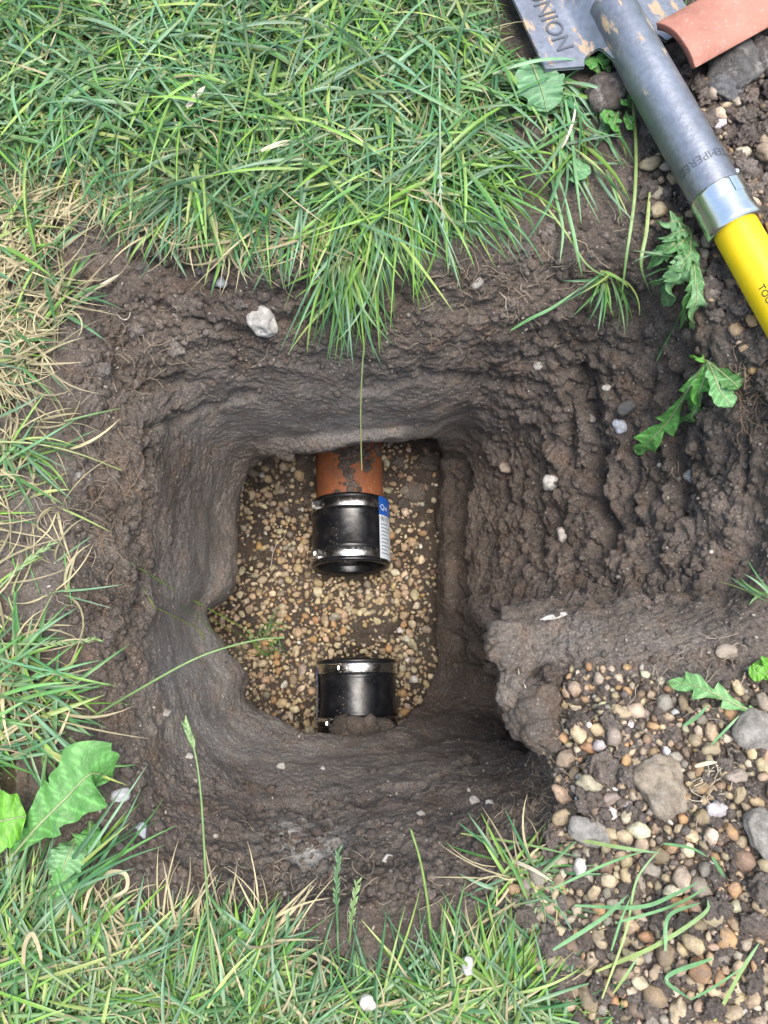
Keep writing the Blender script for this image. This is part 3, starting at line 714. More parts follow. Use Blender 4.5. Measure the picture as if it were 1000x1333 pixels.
SPOIL = [(712, 880), (705, 960), (722, 1010), (738, 1070), (690, 1120), (665, 1150), (670, 1210), (700, 1260), (725, 1340), (760, 1440), (1120, 1440), (1120, 830), (990, 870), (930, 900), (860, 885), (790, 860)]
STONES_PX = [(793, 124, 34), (862, 1022, 40), (772, 1079, 28), (957, 92, 34), (978, 952, 28), (992, 1086, 32)]
def free_px(x, y): return all((x - a) ** 2 + ((y - b)) ** 2 > (s * .8) ** 2 for a, b, s in STONES_PX)
def spoil_c(r):
    x, y = rng.uniform(655, 1120), rng.uniform(850, 1440)
    if not inpoly(x, y, SPOIL) or not free_px(x, y): return None
    dens = .25 + .75 * float(sstep(900, 1010, y)) 
    if rng.random() > dens: return None
    return hit(x, y)
sp = scatter(spoil_c, lambda: float(np.clip(rng.lognormal(math.log(.0028), .42), .0014, .0074)), 2700, .82)
HEAP = [(872, 60), (930, 70), (1000, 30), (1120, -60), (1120, 560), (1010, 520), (950, 440), (900, 380), (850, 290), (840, 230), (830, 160), (830, 100)]
def heap_c(r):
    x, y = rng.uniform(825, 1120), rng.uniform(-60, 560)
    if not inpoly(x, y, HEAP) or not free_px(x, y): return None
    return hit(x, y)
hp = scatter(heap_c, lambda: float(np.clip(rng.lognormal(math.log(.0044), .38), .002, .009)), 300, .9)
vis = lambda p: (lambda a, b: bool(-5 < a < 1005 and -5 < b < 1338))(*project(np.array(p)))
bagA = put_pebbles([(p, n, r, vis(p)) for p, n, r in sp], 155, 'pebbles on the spoil by the ledge', MARKS_A)
bagB = put_pebbles([(p, n + 0, r, vis(p)) for p, n, r in hp], 60, 'pebbles on the spoil by the spade', MARKS_B, .5)
bagA.V += bagB.V; bagA.F += [f + bagA.n for f in bagB.F]; bagA.C += bagB.C
tag(add('spoil_gravel', bagA.mesh('spoil_gravel'), M['stone_mix']), 'loose small gravel filling the spoil between the bigger pebbles', 'gravel', kind='stuff')

def floor_c(r):
    x, y = rng.uniform(-.33, .15), rng.uniform(-.12, .47)
    for m4 in (UPM, LOM):
        if abs(x - m4.translation.x) < .05 and abs(y - m4.translation.y) < .056: return None
    if abs(x - UPM.translation.x) < .045 and y > UPM.translation.y: return None
    z = zfloor(x, y); p = np.array([x, y, z]); px, py = project(p)
    g = pnoise(np.array([[x * 14, y * 14, 3.3]]))[0]
    dens = 1.0 - .8 * float(sstep(.30, .7, g + .25)) - .75 * float(sstep(515, 575, px)) - .60 * float(sstep(730, 610, py)) * (1 - .4 * (px < 400))
    if rng.random() > max(dens, .10): return None
    return p, np.array([0, 0, 1.0])
fl = scatter(floor_c, lambda: float(np.clip(rng.lognormal(math.log(.0034), .38), .0015, .0082)), 3000, .74)
PW = np.array([.50, .07, .28, .07, .06, .02])
for k_ in PCOL: PCOL[k_] = (tuple(np.array(PCOL[k_][0]) * np.array((1.10, 1.08, 1.02))), PCOL[k_][1])      # pea shingle, lightened in colour to make up for dim light in the hole
def fvis(p):
    px, py = project(np.array(p)); return bool(330 < px < 570 and 600 < py < 940) or bool(285 < px < 570 and 780 < py < 850)
bagF = put_pebbles([(p, n, r, fvis(p)) for p, n, r in fl], 85, 'pebbles on the floor of the hole', MARKS_F)
tag(add('floor_gravel', bagF.mesh('floor_gravel'), M['stone_mix']), 'small tan gravel covering the bottom of the hole', 'gravel', kind='stuff')

# soil clods: single ones on the heap, crumbs everywhere
CLODS = [rock_mesh('soil_clod', 300 + k, sub=4, rough=.55, flat=.8, angular=1.1, crumb=.5) for k in range(6)]
for me in CLODS: me.materials.append(M['clod'])
LUMPS = [rock_mesh('soil_clod', 330 + k, sub=4, rough=.30, flat=.9, angular=.6, crumb=.12) for k in range(4)]
for me in LUMPS: me.materials.append(M['clod'])
def clod(p, n, r, label, group=None, squash=1.0, c=None, lift=.2, kinds=None):
    kinds = kinds or CLODS; o = add('soil_clod', kinds[rng.integers(len(kinds))])
    o.matrix_world = Matrix.Translation(Vector(p) + Vector(n) * r * lift) @ rot_from(np.array(n) * .5 + np.array([0, 0, .5]), rng.uniform(0, 6.28)).to_4x4() @ Matrix.Diagonal((r * rng.uniform(.85, 1.25), r, r * squash, 1))
    c = np.array(c if c is not None else (.19, .16, .136)) * rng.uniform(.75, 1.3); o.color = (*c, 1); return tag(o, label, 'soil clod', group)
hc = scatter(heap_c, lambda: float(np.clip(rng.lognormal(math.log(.0072), .42), .003, .016)), 190, .8)
for p, n, r in hc:
    clod(p, n, r, f'{size_word(r, .006, .010)} crumbly dark soil clod {where_is(p, MARKS_B)}', 'soil clods on the spoil by the spade', lift=.35)
sc_ = scatter(spoil_c, lambda: float(np.clip(rng.lognormal(math.log(.0066), .40), .003, .012)), 95, 1.0)
for p, n, r in sc_:
    clod(p, n, r, f'{size_word(r, .0055, .008)} dark soil clod among pebbles {where_is(p, MARKS_A)}', 'soil clods among the pebbles')
for (x, y, s_) in [(372, 590, 14), (392, 600, 10), (540, 640, 26), (525, 655, 16), (345, 600, 20), (400, 655, 9), (560, 600, 22), (520, 600, 12)]:
    p, n = hit(x, y); clod(p, n, s_ * .0006, 'flat dark clod on the floor near the clay pipe', 'clods on the floor of the hole', .5)
for (x, y) in [(648, 830), (655, 850), (645, 868), (660, 880), (650, 900), (672, 862), (668, 905), (680, 925), (662, 925), (690, 945), (676, 888), (690, 900), (700, 925), (665, 835), (640, 850), (684, 865), (705, 950), (655, 915)]:
    p, n = hit(x, y); clod(p, n, rng.uniform(.011, .019), 'rounded lump of soil in the overhanging face of the ledge', 'lumps in the ledge face', 1.0, (.20, .168, .14), lift=-.35, kinds=LUMPS)
for (x, y) in [(110, 300), (135, 320), (160, 300), (190, 350), (150, 380), (215, 370), (250, 400), (180, 430), (120, 440), (230, 450), (300, 400), (270, 350), (140, 480), (165, 520), (690, 330), (720, 300), (660, 400), (820, 300), (840, 420), (800, 440)]:
    p, n = hit(x + rng.normal(0, 6), y + rng.normal(0, 6)); clod(p, n, rng.uniform(.004, .009), 'small crumbly clod on the dug rim under the lawn edge', 'clods on the far rim', .8, (.22, .19, .165), lift=.1)
# dirt lying on the clay pipe and over the lower coupling
def heap(name, label, pts, cat='soil heap'):
    bag = Bag()
    for (px, py, z, r, sq) in pts:
        V, Fq = ICO[2]; o = rng.random(3) * 40; W = V * (1 + fbm(V + o, 1.6, 3) * .5 + (worley(V + o, 2.2)[0] - .5) * .35)[:, None] * np.array([r, r, r * sq]); bag.put(W + at(px, py, z), Fq, np.array((.20, .168, .14)) * rng.uniform(.7, 1.35))
    return tag(add(name, bag.mesh(name), M['soil']), label, cat)
pts = []
for _ in range(150):
    px, py = rng.uniform(436, 494), rng.uniform(580, 628)
    if py > 596 + 30 * math.exp(-((px - 452) / 12) ** 2) + 16 * math.exp(-((px - 478) / 9) ** 2): continue
    a = at(px, py, -.48); dx = (a[0] - UPM.translation.x); zt = -.528 - (a[1] - UPM.translation.y) * .014 + math.sqrt(max(.0525 ** 2 - dx * dx, 0)); pts.append((px, py, zt, rng.uniform(.002, .0055), .6))
for _ in range(26):
    px, py = rng.normal(456, 6), rng.normal(632, 8); a = at(px, py, -.48); dx = (a[0] - UPM.translation.x); zt = -.528 - (a[1] - UPM.translation.y) * .014 + math.sqrt(max(.0525 ** 2 - dx * dx, 0)); pts.append((px, py, zt, rng.uniform(.002, .005), .6))
heap('soil_heap', 'crumbs of dark dirt lying on the orange clay pipe', pts)
pts = [(rng.uniform(436, 508), rng.uniform(942, 968), -.484 + rng.uniform(-.012, .006), rng.uniform(.007, .014), .8) for _ in range(70)] + [(rng.normal(458, 7), rng.normal(949, 5), -.487, rng.uniform(.006, .012), .7) for _ in range(12)]
heap('soil_heap', 'dirt slumped over the lower end of the lower coupling', pts)
# crumbs: fine loose soil and grit all over the cut faces
bag = Bag(); chalk = Bag(); cv = {s: [] for s in range(12)}
for s in range(12):
    V, Fq = ICO[1]; o = rng.random(3) * 40; cv[s] = V * (1 + fbm(V + o, 1.3, 2) * .7)[:, None]
for pol, k in ((SPOIL, 1500), (HEAP, 900)):
    for (x, y) in sample_poly(pol, k):
        p, n = hit(x, y); r = float(np.clip(rng.lognormal(math.log(.0022), .4), .001, .005)); rot = np.array(rot_from(n, rng.uniform(0, 6.28)))
        bag.put((cv[rng.integers(12)] * r) @ rot.T + p + n * r * .4, ICO[1][1], np.array((.17, .142, .12)) * rng.uniform(.65, 1.4))
RIM = [[(90, 270), (300, 300), (420, 330), (420, 470), (230, 480), (200, 560), (100, 520)], [(640, 330), (830, 230), (960, 560), (960, 760), (620, 780), (620, 520)], [(110, 520), (205, 560), (190, 840), (150, 960), (90, 800)], [(160, 960), (230, 1000), (620, 1080), (720, 1010), (660, 1160), (420, 1190), (170, 1150)]]
for pol, k in zip(RIM, (700, 1000, 500, 700)):
    for (x, y) in sample_poly(pol, k):
        p, n = hit(x, y); r = float(np.clip(rng.lognormal(math.log(.0023), .5), .0009, .007)); rot = np.array(rot_from(n, rng.uniform(0, 6.28)))
        bag.put((cv[rng.integers(12)] * r * np.array([1, 1, .7])) @ rot.T + p + n * r * .1, ICO[1][1], np.array((.175, .145, .12)) * rng.uniform(.75, 1.3))
cnt = 0
while cnt < 2600:
    x, y = rng.uniform(-30, 1030), rng.uniform(230, 1360)
    if 300 < x < 590 and 575 < y < 950: continue
    if (x < 740 and y < 300) or (y > 1210 and x < 700): continue
    w = .35 + .65 * (x > 620) + .4 * (y < 540)
    if 200 < x < 330 and 600 < y < 980: w *= .8
    if rng.random() > w: continue
    p, n = hit(x, y); cnt += 1; r = float(np.clip(rng.lognormal(math.log(.0016), .45), .0007, .005)); rot = np.array(rot_from(n, rng.uniform(0, 6.28)))
    if rng.random() < .26: chalk.put((ICO[1][0] * r * .8 * rng.uniform(.5, 1.2, 3)) @ rot.T + p + n * r * .3, ICO[1][1], np.array((.42, .385, .33)) * rng.uniform(.6, 1.1))
    else: bag.put((cv[rng.integers(12)] * r) @ rot.T + p + n * r * .25, ICO[1][1], np.array((.20, .172, .148)) * rng.uniform(.65, 1.45))
tag(add('soil_crumbs', bag.mesh('soil_crumbs'), M['soil']), 'loose crumbs of soil on the sides of the hole', 'soil', kind='stuff')
tag(add('chalk_grit', chalk.mesh('chalk_grit'), M['stone_mix']), 'fine white chalk grit in the soil', 'grit', kind='stuff')

# ------------------------------------------------------------ grass
SINV = np.array(SM.inverted())
GREEN = np.array([(.062, .172, .066), (.078, .20, .048), (.115, .225, .12), (.15, .30, .04), (.042, .12, .034), (.25, .33, .085)])
def blades(root, az, p0, p1, L, W, curve, col, nseg=7, ground=True, depthlim=.05, roll=None):
    n = len(root); s = np.linspace(0, 1, nseg + 1)
    pitch = p0[:, None] + (p1 - p0)[:, None] * s[None] ** 1.2; a = az[:, None] + curve[:, None] * s[None]
    ds = (L / nseg)[:, None]
    st = np.stack([np.cos(pitch) * np.cos(a), np.cos(pitch) * np.sin(a), np.sin(pitch)], -1) * ds[..., None]
    Pt = np.concatenate([np.zeros((n, 1, 3)), np.cumsum(st[:, :-1], 1)], 1) + root[:, None]
    if ground:
        for i in range(n):
            for j in range(1, nseg + 1):
                z = zground(Pt[i, j, 0], Pt[i, j, 1])
                if z > root[i, 2] - depthlim and Pt[i, j, 2] < z + .003: Pt[i, j:, 2] += z + .003 - Pt[i, j, 2]
    loc = np.einsum('ij,nkj->nki', SINV[:3, :3], Pt) + SINV[:3, 3]
    foot = ((np.abs(loc[..., 0]) < .082) & (loc[..., 1] < -.236)) | ((np.abs(loc[..., 0]) < .024) & (loc[..., 1] < .3))
    keep = ~(foot.sum(1) >= 2)
    sd = np.stack([-np.sin(a), np.cos(a), np.zeros_like(a)], -1)
    rl = (roll if roll is not None else rng.normal(0, .5, n))[:, None, None]
    nrm = np.cross(st, sd); nrm /= np.linalg.norm(nrm, axis=2)[..., None] + 1e-12
    sd = sd * np.cos(rl) + nrm * np.sin(rl)
    up_ = np.cross(st, sd); up_ /= np.linalg.norm(up_, axis=2)[..., None] + 1e-12
    w = W[:, None] * np.minimum(1, .55 + 2 * s)[None] * (1 - s[None] ** 2.6) + .00015
    l = Pt + sd * w[..., None] * .5; r_ = Pt - sd * w[..., None] * .5; m_ = Pt + up_ * (w * .16)[..., None]
    V = np.stack([l, m_, r_], 2).reshape(-1, 3)
    base = (np.arange(n) * (nseg + 1) * 3)[:, None, None, None]; j = (np.arange(nseg) * 3)[None, :, None, None]
    q = np.array([[0, 1, 4, 3], [1, 2, 5, 4]])[None, None]; Fq = (base + j + q)[keep].reshape(-1, 4)
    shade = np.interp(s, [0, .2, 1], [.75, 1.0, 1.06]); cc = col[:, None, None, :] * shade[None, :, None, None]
    yel = np.interp(s, [0, .15, .4], [.55, .25, 0])[None, :, None, None]; cc = cc * (1 - yel) + yel * np.array((.34, .36, .17))
    cc = np.broadcast_to(cc, (n, nseg + 1, 3, 3)).reshape(-1, 3)
    return V, Fq, cc
def pick_green(n, w=(.24, .25, .19, .16, .09, .07), jit=.32):
    c = GREEN[rng.choice(6, n, p=w)]; return c * rng.uniform(1 - jit, 1 + jit, (n, 1)) * rng.uniform(.94, 1.06, (n, 3))
TOP = [(-160, -220), (700, -220), (655, -10), (650, 95), (640, 130), (620, 190), (610, 225), (590, 255), (550, 270), (440, 270), (400, 252), (330, 270), (260, 275), (195, 232), (130, 200), (60, 200), (15, 220), (-160, 260)]
TOPR = [(700, -220), (1120, -220), (1120, -70), (900, -40), (700, -30)]
LEFT1 = [(-160, 290), (30, 255), (70, 330), (110, 400), (60, 440), (30, 490), (-160, 520)]
LEFT2 = [(-160, 570), (30, 570), (60, 600), (50, 640), (20, 690), (-160, 700)]
LEFT3 = [(-160, 830), (10, 835), (40, 855), (80, 900), (95, 960), (70, 985), (-160, 1000)]
BOT = [(-160, 1140), (20, 1150), (70, 1215), (140, 1240), (230, 1262), (330, 1268), (400, 1290), (480, 1292), (560, 1275), (640, 1275), (665, 1280), (690, 1290), (735, 1345), (750, 1450), (-160, 1450)]
lawn = Bag(); straw = Bag()
BARE = [((450, 1225), 60, 50), ((620, 1290), 22, 18), ((250, 1235), 25, 14), ((100, 1215), 22, 16), ((520, 1290), 18, 14)]
def field(poly, n, L=(.05, .11), W=(.0022, .0046), strawf=.1, flow=None, lift=.024, pit=(.05, .95), w=None, bagc=None, spread=1.1):
    pts = sample_poly(poly, n); root = np.empty((n, 3)); az = np.empty(n)
    for i, (x, y) in enumerate(pts):
        p, _ = hit(x, y); root[i] = p; 
        g = pnoise(np.array([[p[0] * 7, p[1] * 7, 1.7], [p[0] * 7, p[1] * 7, 8.7]]))
        az[i] = (flow(x, y) if flow else 0) + g[0] * 4.2 + rng.normal(0, spread)
    bare = np.array([any(((x - a) / c) ** 2 + ((y - b) / d) ** 2 < 1 and rng.random() < .8 for (a, b), c, d in BARE) for x, y in pts])
    root[:, 2] += rng.random(n) ** 1.5 * lift
    Ls = rng.uniform(*L, n); Ws = rng.uniform(*W, n); p0 = rng.uniform(*pit, n); p1 = p0 - rng.uniform(.4, 1.5, n); p1 = np.maximum(p1, -.55)
    cl = pick_green(n, w) if w else pick_green(n)
    patch = np.array([pnoise(np.array([[r[0] * 9, r[1] * 9, 4.4]]))[0] for r in root]); cl *= (1 + .45 * patch)[:, None]
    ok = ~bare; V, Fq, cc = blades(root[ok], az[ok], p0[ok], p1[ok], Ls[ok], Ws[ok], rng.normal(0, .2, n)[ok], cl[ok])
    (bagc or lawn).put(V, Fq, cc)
    k = int(n * strawf)
    if k:
        id_ = rng.choice(n, k); rt = root[id_].copy(); rt[:, 2] -= .006
        V, Fq, cc = blades(rt, rng.uniform(0, 6.28, k), rng.uniform(0, .5, k), rng.uniform(-.6, .3, k), rng.uniform(.025, .075, k), rng.uniform(.0009, .0027, k), rng.normal(0, .9, k), np.array((.40, .345, .205)) * rng.uniform(.5, 1.3, (k, 1)))
        straw.put(V, Fq, np.tile(cc[:0], (0, 1)) if False else cc)
down = lambda x, y: -1.57
field(TOP, 9400, flow=lambda x, y: R(200) if x < 350 else R(245), L=(.04, .105), W=(.0012, .0040), strawf=.12, lift=.03, pit=(-.1, .38), spread=1.7)
field([(60, 215), (200, 235), (300, 285), (420, 285), (420, 320), (330, 325), (230, 310), (120, 265)], 190, flow=down, L=(.025, .055), strawf=1.8, lift=.008, pit=(-.2, .4))
field(TOPR, 700, strawf=.05)
field(LEFT1, 260, L=(.025, .065), strawf=2.6, lift=.012, pit=(-.05, .4), spread=1.8)
field([(-100, 400), (30, 410), (45, 450), (30, 500), (-100, 520)], 50, L=(.02, .05), strawf=7.0, lift=.01, pit=(0, .4), spread=1.8)
field([(-60, 430), (60, 440), (90, 520), (80, 640), (100, 740), (70, 830), (-60, 840)], 44, L=(.025, .06), W=(.001, .0022), strawf=2.6, lift=.008, pit=(-.05, .3), spread=1.4)
field(LEFT2, 50, L=(.03, .07), W=(.0016, .0034), strawf=2.4, lift=.008, pit=(0, .3), flow=lambda x, y: 0.0, spread=.9)
field(LEFT3, 230, L=(.035, .08), W=(.002, .0042), strawf=.6, lift=.014, pit=(-.05, .4), flow=lambda x, y: .1, spread=1.1)
field(BOT, 3900, L=(.03, .08), W=(.0010, .0031), strawf=.16, lift=.018, pit=(-.15, .22), flow=lambda x, y: R(60), spread=1.6)
field([(60, 1180), (150, 1200), (330, 1215), (400, 1240), (380, 1265), (200, 1245), (60, 1220)], 110, L=(.02, .05), strawf=2.0, lift=.01, pit=(0, .5), flow=lambda x, y: R(80))
field([(560, 1262), (660, 1262), (700, 1310), (640, 1335), (540, 1310)], 400, L=(.025, .065), W=(.0018, .0034), strawf=.14, lift=.016, pit=(-.1, .35), flow=lambda x, y: R(20), w=(.12, .3, .1, .33, .05, .10), spread=1.8)
field([(640, 1095), (705, 1120), (700, 1180), (655, 1190), (640, 1140)], 46, L=(.03, .06), W=(.0018, .0034), strawf=.8, lift=.006, pit=(.0, .4), flow=lambda x, y: R(0), spread=1.5)
field([(10, 205), (130, 205), (200, 240), (130, 280), (60, 300), (0, 270)], 60, L=(.02, .05), strawf=5.0, lift=.01, pit=(-.1, .4), spread=1.8)
field([(690, 90), (740, 110), (760, 160), (820, 110), (830, 160), (780, 180), (700, 180)], 70, L=(.03, .07), strawf=.25, lift=.008, pit=(0, .4), flow=down)
tag(add('lawn_grass', lawn.mesh('lawn_grass'), M['grass']), 'green matted lawn grass around the hole', 'grass', kind='stuff')
tag(add('dead_grass', straw.mesh('dead_grass'), M['straw']), 'dry pale thatch among the lawn grass', 'grass', kind='stuff')

def tuft(px, py, rpx, n, azm, azs, L, W, pit, end, label, w=None, hang=True, jx=1.0, lift=.0):
    root = np.empty((n, 3))
    for i in range(n):
        p, _ = hit(px + rng.normal(0, rpx * jx), py + rng.normal(0, rpx)); root[i] = p
    root[:, 2] += rng.uniform(0, .012, n) + lift
    p0 = rng.uniform(*pit, n); p1 = p0 - rng.uniform(*end, n)
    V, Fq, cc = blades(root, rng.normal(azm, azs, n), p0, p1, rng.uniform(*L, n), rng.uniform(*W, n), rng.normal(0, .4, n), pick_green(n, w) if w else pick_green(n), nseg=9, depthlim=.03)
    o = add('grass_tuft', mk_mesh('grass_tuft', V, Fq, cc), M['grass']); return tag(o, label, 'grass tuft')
YG = (.14, .30, .14, .28, .06, .08)
tuft(490, 258, 22, 230, R(-100), .75, (.05, .12), (.0014, .0036), (-.1, .5), (.6, 1.9), 'long grass tuft flopping over the rim above the clay pipe', YG, jx=1.7)
tuft(575, 235, 20, 220, R(-45), .9, (.04, .085), (.0014, .0036), (-.1, .5), (.5, 1.4), 'thick pale grass tuft spreading over the bare soil at the far rim', YG, jx=1.8)
tuft(455, 345, 11, 60, R(-98), .35, (.05, .10), (.0016, .0032), (-.4, .2), (.5, 1.1), 'thin grass tuft hanging down the far wall of the hole', YG, jx=1.8)
tuft(785, 366, 7, 22, R(-95), .9, (.03, .065), (.0018, .0036), (.1, .6), (.6, 1.3), 'small grass tuft alone on bare soil beside the spade', None)
tuft(745, 195, 14, 22, R(-80), .9, (.05, .10), (.002, .0038), (.05, .4), (.4, .9), 'sparse grass tuft on the bare soil under the spade blade', None)
tuft(905, 325, 7, 13, R(-125), .4, (.05, .085), (.002, .004), (.2, .6), (.5, 1.2), 'grass tuft growing through dandelion leaves beside the yellow handle', None)
tuft(20, 590, 12, 20, R(0), .6, (.04, .08), (.0016, .003), (.05, .4), (.3, .8), 'sparse grass tuft reaching over bare soil on the left bank', None)
tuft(345, 835, 14, 34, R(70), 1.5, (.02, .05), (.001, .0022), (.1, .8), (.5, 1.2), 'thin sprouting grass on the gravel at the bottom of the hole', (.1, .3, .1, .3, .15, .05), jx=.9)
tuft(998, 775, 5, 6, R(160), .35, (.02, .04), (.0018, .003), (.1, .4), (.3, .8), 'few grass blades poking from the bare bank above the ledge', None)
tuft(60, 1190, 12, 16, R(50), .18, (.09, .14), (.0026, .0044), (.15, .45), (.2, .6), 'long grass blades leaning past the large dandelion leaf', None)

def ribbon(pts, W, cola, colb, name, label, cat, mat='grass', group=None, heights=None, n=8):
    C = crom(np.array(pts), n); m_ = len(C); s = np.linspace(0, 1, m_); T = np.gradient(C, axis=0); T /= np.linalg.norm(T, axis=1)[:, None]
    sd = np.cross(T, np.array([.1, .05, 1.0])); sd /= np.linalg.norm(sd, axis=1)[:, None]; upv = np.cross(sd, T)
    w = W * np.minimum(1, .5 + 3 * s) * (1 - s ** 5 * .92)
    V = np.stack([C + sd * w[:, None] / 2, C - upv * w[:, None] * .12, C - sd * w[:, None] / 2], 1).reshape(-1, 3)
    i = np.arange(m_ - 1)[:, None, None] * 3; q = np.array([[0, 1, 4, 3], [1, 2, 5, 4]])[None]; Fq = (i + q).reshape(-1, 4)
    cc = np.array(cola) * (1 - s[:, None]) + np.array(colb) * s[:, None]; cc = np.repeat(cc, 3, 0)
    o = add(name, mk_mesh(name, V, Fq, cc), M[mat]); return tag(o, label, cat, group)
YB = (.34, .42, .13); GB = (.16, .34, .14)
LOOSE = [[(748,1092),(800,1102),(860,1111)], [(720,1157),(787,1126),(838,1108)], [(720,1237),(784,1196),(818,1165)], [(784,1300),(815,1213),(829,1146),(860,1104)],
 [(748,1179),(832,1181),(877,1165),(910,1148)], [(801,1202),(877,1179),(924,1153)], [(776,1265),(854,1231),(916,1190),(922,1171)], [(796,1238),(808,1200),(821,1168)],
 [(866,1238),(871,1193),(913,1175)], [(798,1294),(815,1270),(832,1244)], [(927,1248),(868,1273),(899,1302)], [(899,1302),(933,1283),(969,1258)], [(930,1330),(966,1263),(989,1227)],
 [(863,1098),(899,1104),(922,1116)], [(927,1115),(936,1130),(944,1143)], [(600,1085),(683,1099),(752,1115)], [(890,945),(908,933),(922,918)], [(926,970),(945,950),(963,931)], [(938,757),(970,768),(1000,784)]]
for i_, pl in enumerate(LOOSE):
    hs = np.linspace(.009, .019, len(pl)) + .003 * (i_ % 3)
    if i_ in (10,): hs = [.012, .006, .012]
    ribbon([over(x, y, h) for (x, y), h in zip(pl, hs)], [.0028, .0020, .0030, .0018][i_ % 4], GB if i_ % 3 else YB, GB if i_ % 2 else (.13, .28, .12), 'loose_grass_strand',
           ['straight green grass strand by the flat pale grey stone', 'long green grass strand curving towards the flat pale grey stone', 'broad green grass strand slanting out of the tuft over pebbles', 'longest yellowish grass strand crossing the others on the gravel', 'level green grass strand crossing the gravel', 'second level grass strand just under the first on the gravel', 'long yellowish grass strand under the level ones', 'short upright grass strand crossing the level ones', 'grass strand bent like an elbow on the pebbles', 'short slanting grass strand at the lower edge of the crossing strands', 'grass strand folded into a sharp V on the pebbles', 'grass strand joining the folded V strand', 'straight grass strand beside the folded V strand', 'thin grass strand meeting the top of the longest strand', 'shortest grass strand below the tall crusted stone'][i_] if i_ < 15 else 'lone green grass blade on bare soil outside the gravel', 'grass blade', group='loose grass strands on the spoil' if i_ < 15 else 'lone grass blades on bare soil')
TRAIL = [[(822, 118), (828, 190), (826, 260), (815, 340), (803, 440)], [(692, 120), (722, 180), (750, 232), (782, 292)], [(736, 130), (745, 180), (750, 230), (757, 292)], [(716, 225), (726, 265), (733, 300), (729, 342)],
 [(700, 255), (735, 300), (765, 345), (800, 365)], [(735, 255), (746, 300), (752, 330), (758, 360)], [(680, 160), (705, 205), (728, 235), (740, 275)], [(745, 120), (762, 160), (790, 175), (812, 178)], [(846, 250), (842, 300), (835, 345), (848, 385)], [(855, 470), (870, 440), (885, 410), (900, 375)], [(840, 360), (865, 350), (895, 352), (925, 352)], [(665, 430), (690, 415), (720, 400), (760, 372)]]
for i_, pl_ in enumerate(TRAIL):
    ribbon([over(x, y, h) for (x, y), h in zip(pl_, np.linspace(.006, .013, len(pl_)) + .002 * (i_ % 3))], [.0030, .0022, .0034][i_ % 3], GB if i_ % 4 else YB, (.12, .26, .10), 'loose_grass_strand',
           'long loose grass strand trailing over the bare soil below the spade blade', 'grass blade', group='grass strands trailing below the spade')
def stalk(pts, r, c0, label, seed_head=None):
    C = crom(np.array(pts), 8); V, Fq = tube(C, np.linspace(r, r * .6, len(C)), 6); bag = Bag(); bag.put(V, Fq, c0)
    root = empty('grass_stalk', C[0]); tag(root, label, 'grass stalk', None)
    o = add('stem', bag.mesh('stem'), M['grass'], root); o.matrix_parent_inverse = Matrix.Translation(-Vector(C[0]))
    if seed_head:
        b = Bag(); n0 = int(len(C) * seed_head)
        for k, j in enumerate(np.linspace(n0, len(C) - 1, 16)):
            p = C[int(j)]; t = C[min(int(j) + 1, len(C) - 1)] - C[max(int(j) - 1, 0)]; t /= np.linalg.norm(t); sdv = np.cross(t, [0, 0, 1]); sdv /= np.linalg.norm(sdv) + 1e-9
            q = p + sdv * .0012 * (1 if k % 2 else -1); rot = np.array(Vector(t + sdv * .35 * (1 if k % 2 else -1)).to_track_quat('Z', 'Y').to_matrix())
            b.put((ICO[1][0] * np.array([.0009, .0008, .0042])) @ rot.T + q, ICO[1][1], np.array(c0) * rng.uniform(.9, 1.25) + .04)
        o = add('seed_head', b.mesh('seed_head'), M['grass'], root); o.matrix_parent_inverse = Matrix.Translation(-Vector(C[0]))
    return root
SG = (.20, .30, .11)
stalk([at(500, 330, .03), at(486, 385, .015), at(474, 450, -.05), at(470, 520, -.10), at(470, 570, -.14), at(471, 612, -.17)], .0011, (.30, .36, .16), 'thin pale grass stalk dangling in front of the clay pipe')
stalk([hit(283, 1310)[0], at(274, 1240, .035), at(268, 1140, .065), at(262, 1040, .08), at(254, 980, .082), at(240, 938, .078)], .0010, SG, 'tall green grass stalk rising over the bare soil below the hole', .84)
stalk([hit(110, 940)[0], at(180, 898, .045), at(260, 855, .05), at(330, 834, .035), at(370, 830, .02)], .0011, SG, 'long bent grass stalk reaching across the left wall over the gravel')
stalk([over(-30, 575, .01), over(40, 577, .015), over(100, 590, .012), over(158, 612, .01)], .0011, (.34, .38, .16), 'pale grass stalk lying on bare soil of the left bank')
stalk([over(-10, 775, .01), over(30, 735, .014), over(70, 706, .012)], .0011, SG, 'short grass stalk with a seed head on the left bank', .35)
stalk([over(-10, 838, .01), over(60, 838, .016), over(130, 832, .012)], .0012, SG, 'grass stalk with a seed head lying level on the left bank', .5)
stalk([hit(562, 1225)[0], at(556, 1170, .035), at(547, 1120, .055), at(535, 1080, .065)], .0012, (.24, .36, .10), 'upright green grass stalk standing in the pale tuft below the hole')
stalk([hit(455, 1225)[0], at(459, 1185, .03), at(466, 1146, .045)], .0011, SG, 'short green grass stalk with seeds below the chalk patch', .3)
stalk([hit(440, 1215)[0], at(438, 1160, .03), at(441, 1105, .045)], .0012, (.10, .19, .08), 'dark green grass stalk standing just below the chalk patch', .4)
stalk([at(572, 90, .04), at(573, 180, .045), at(574, 260, .04), at(586, 345, .01)], .0012, (.26, .36, .22), 'pale grass stalk with a seed head on the thick far tuft', .55)
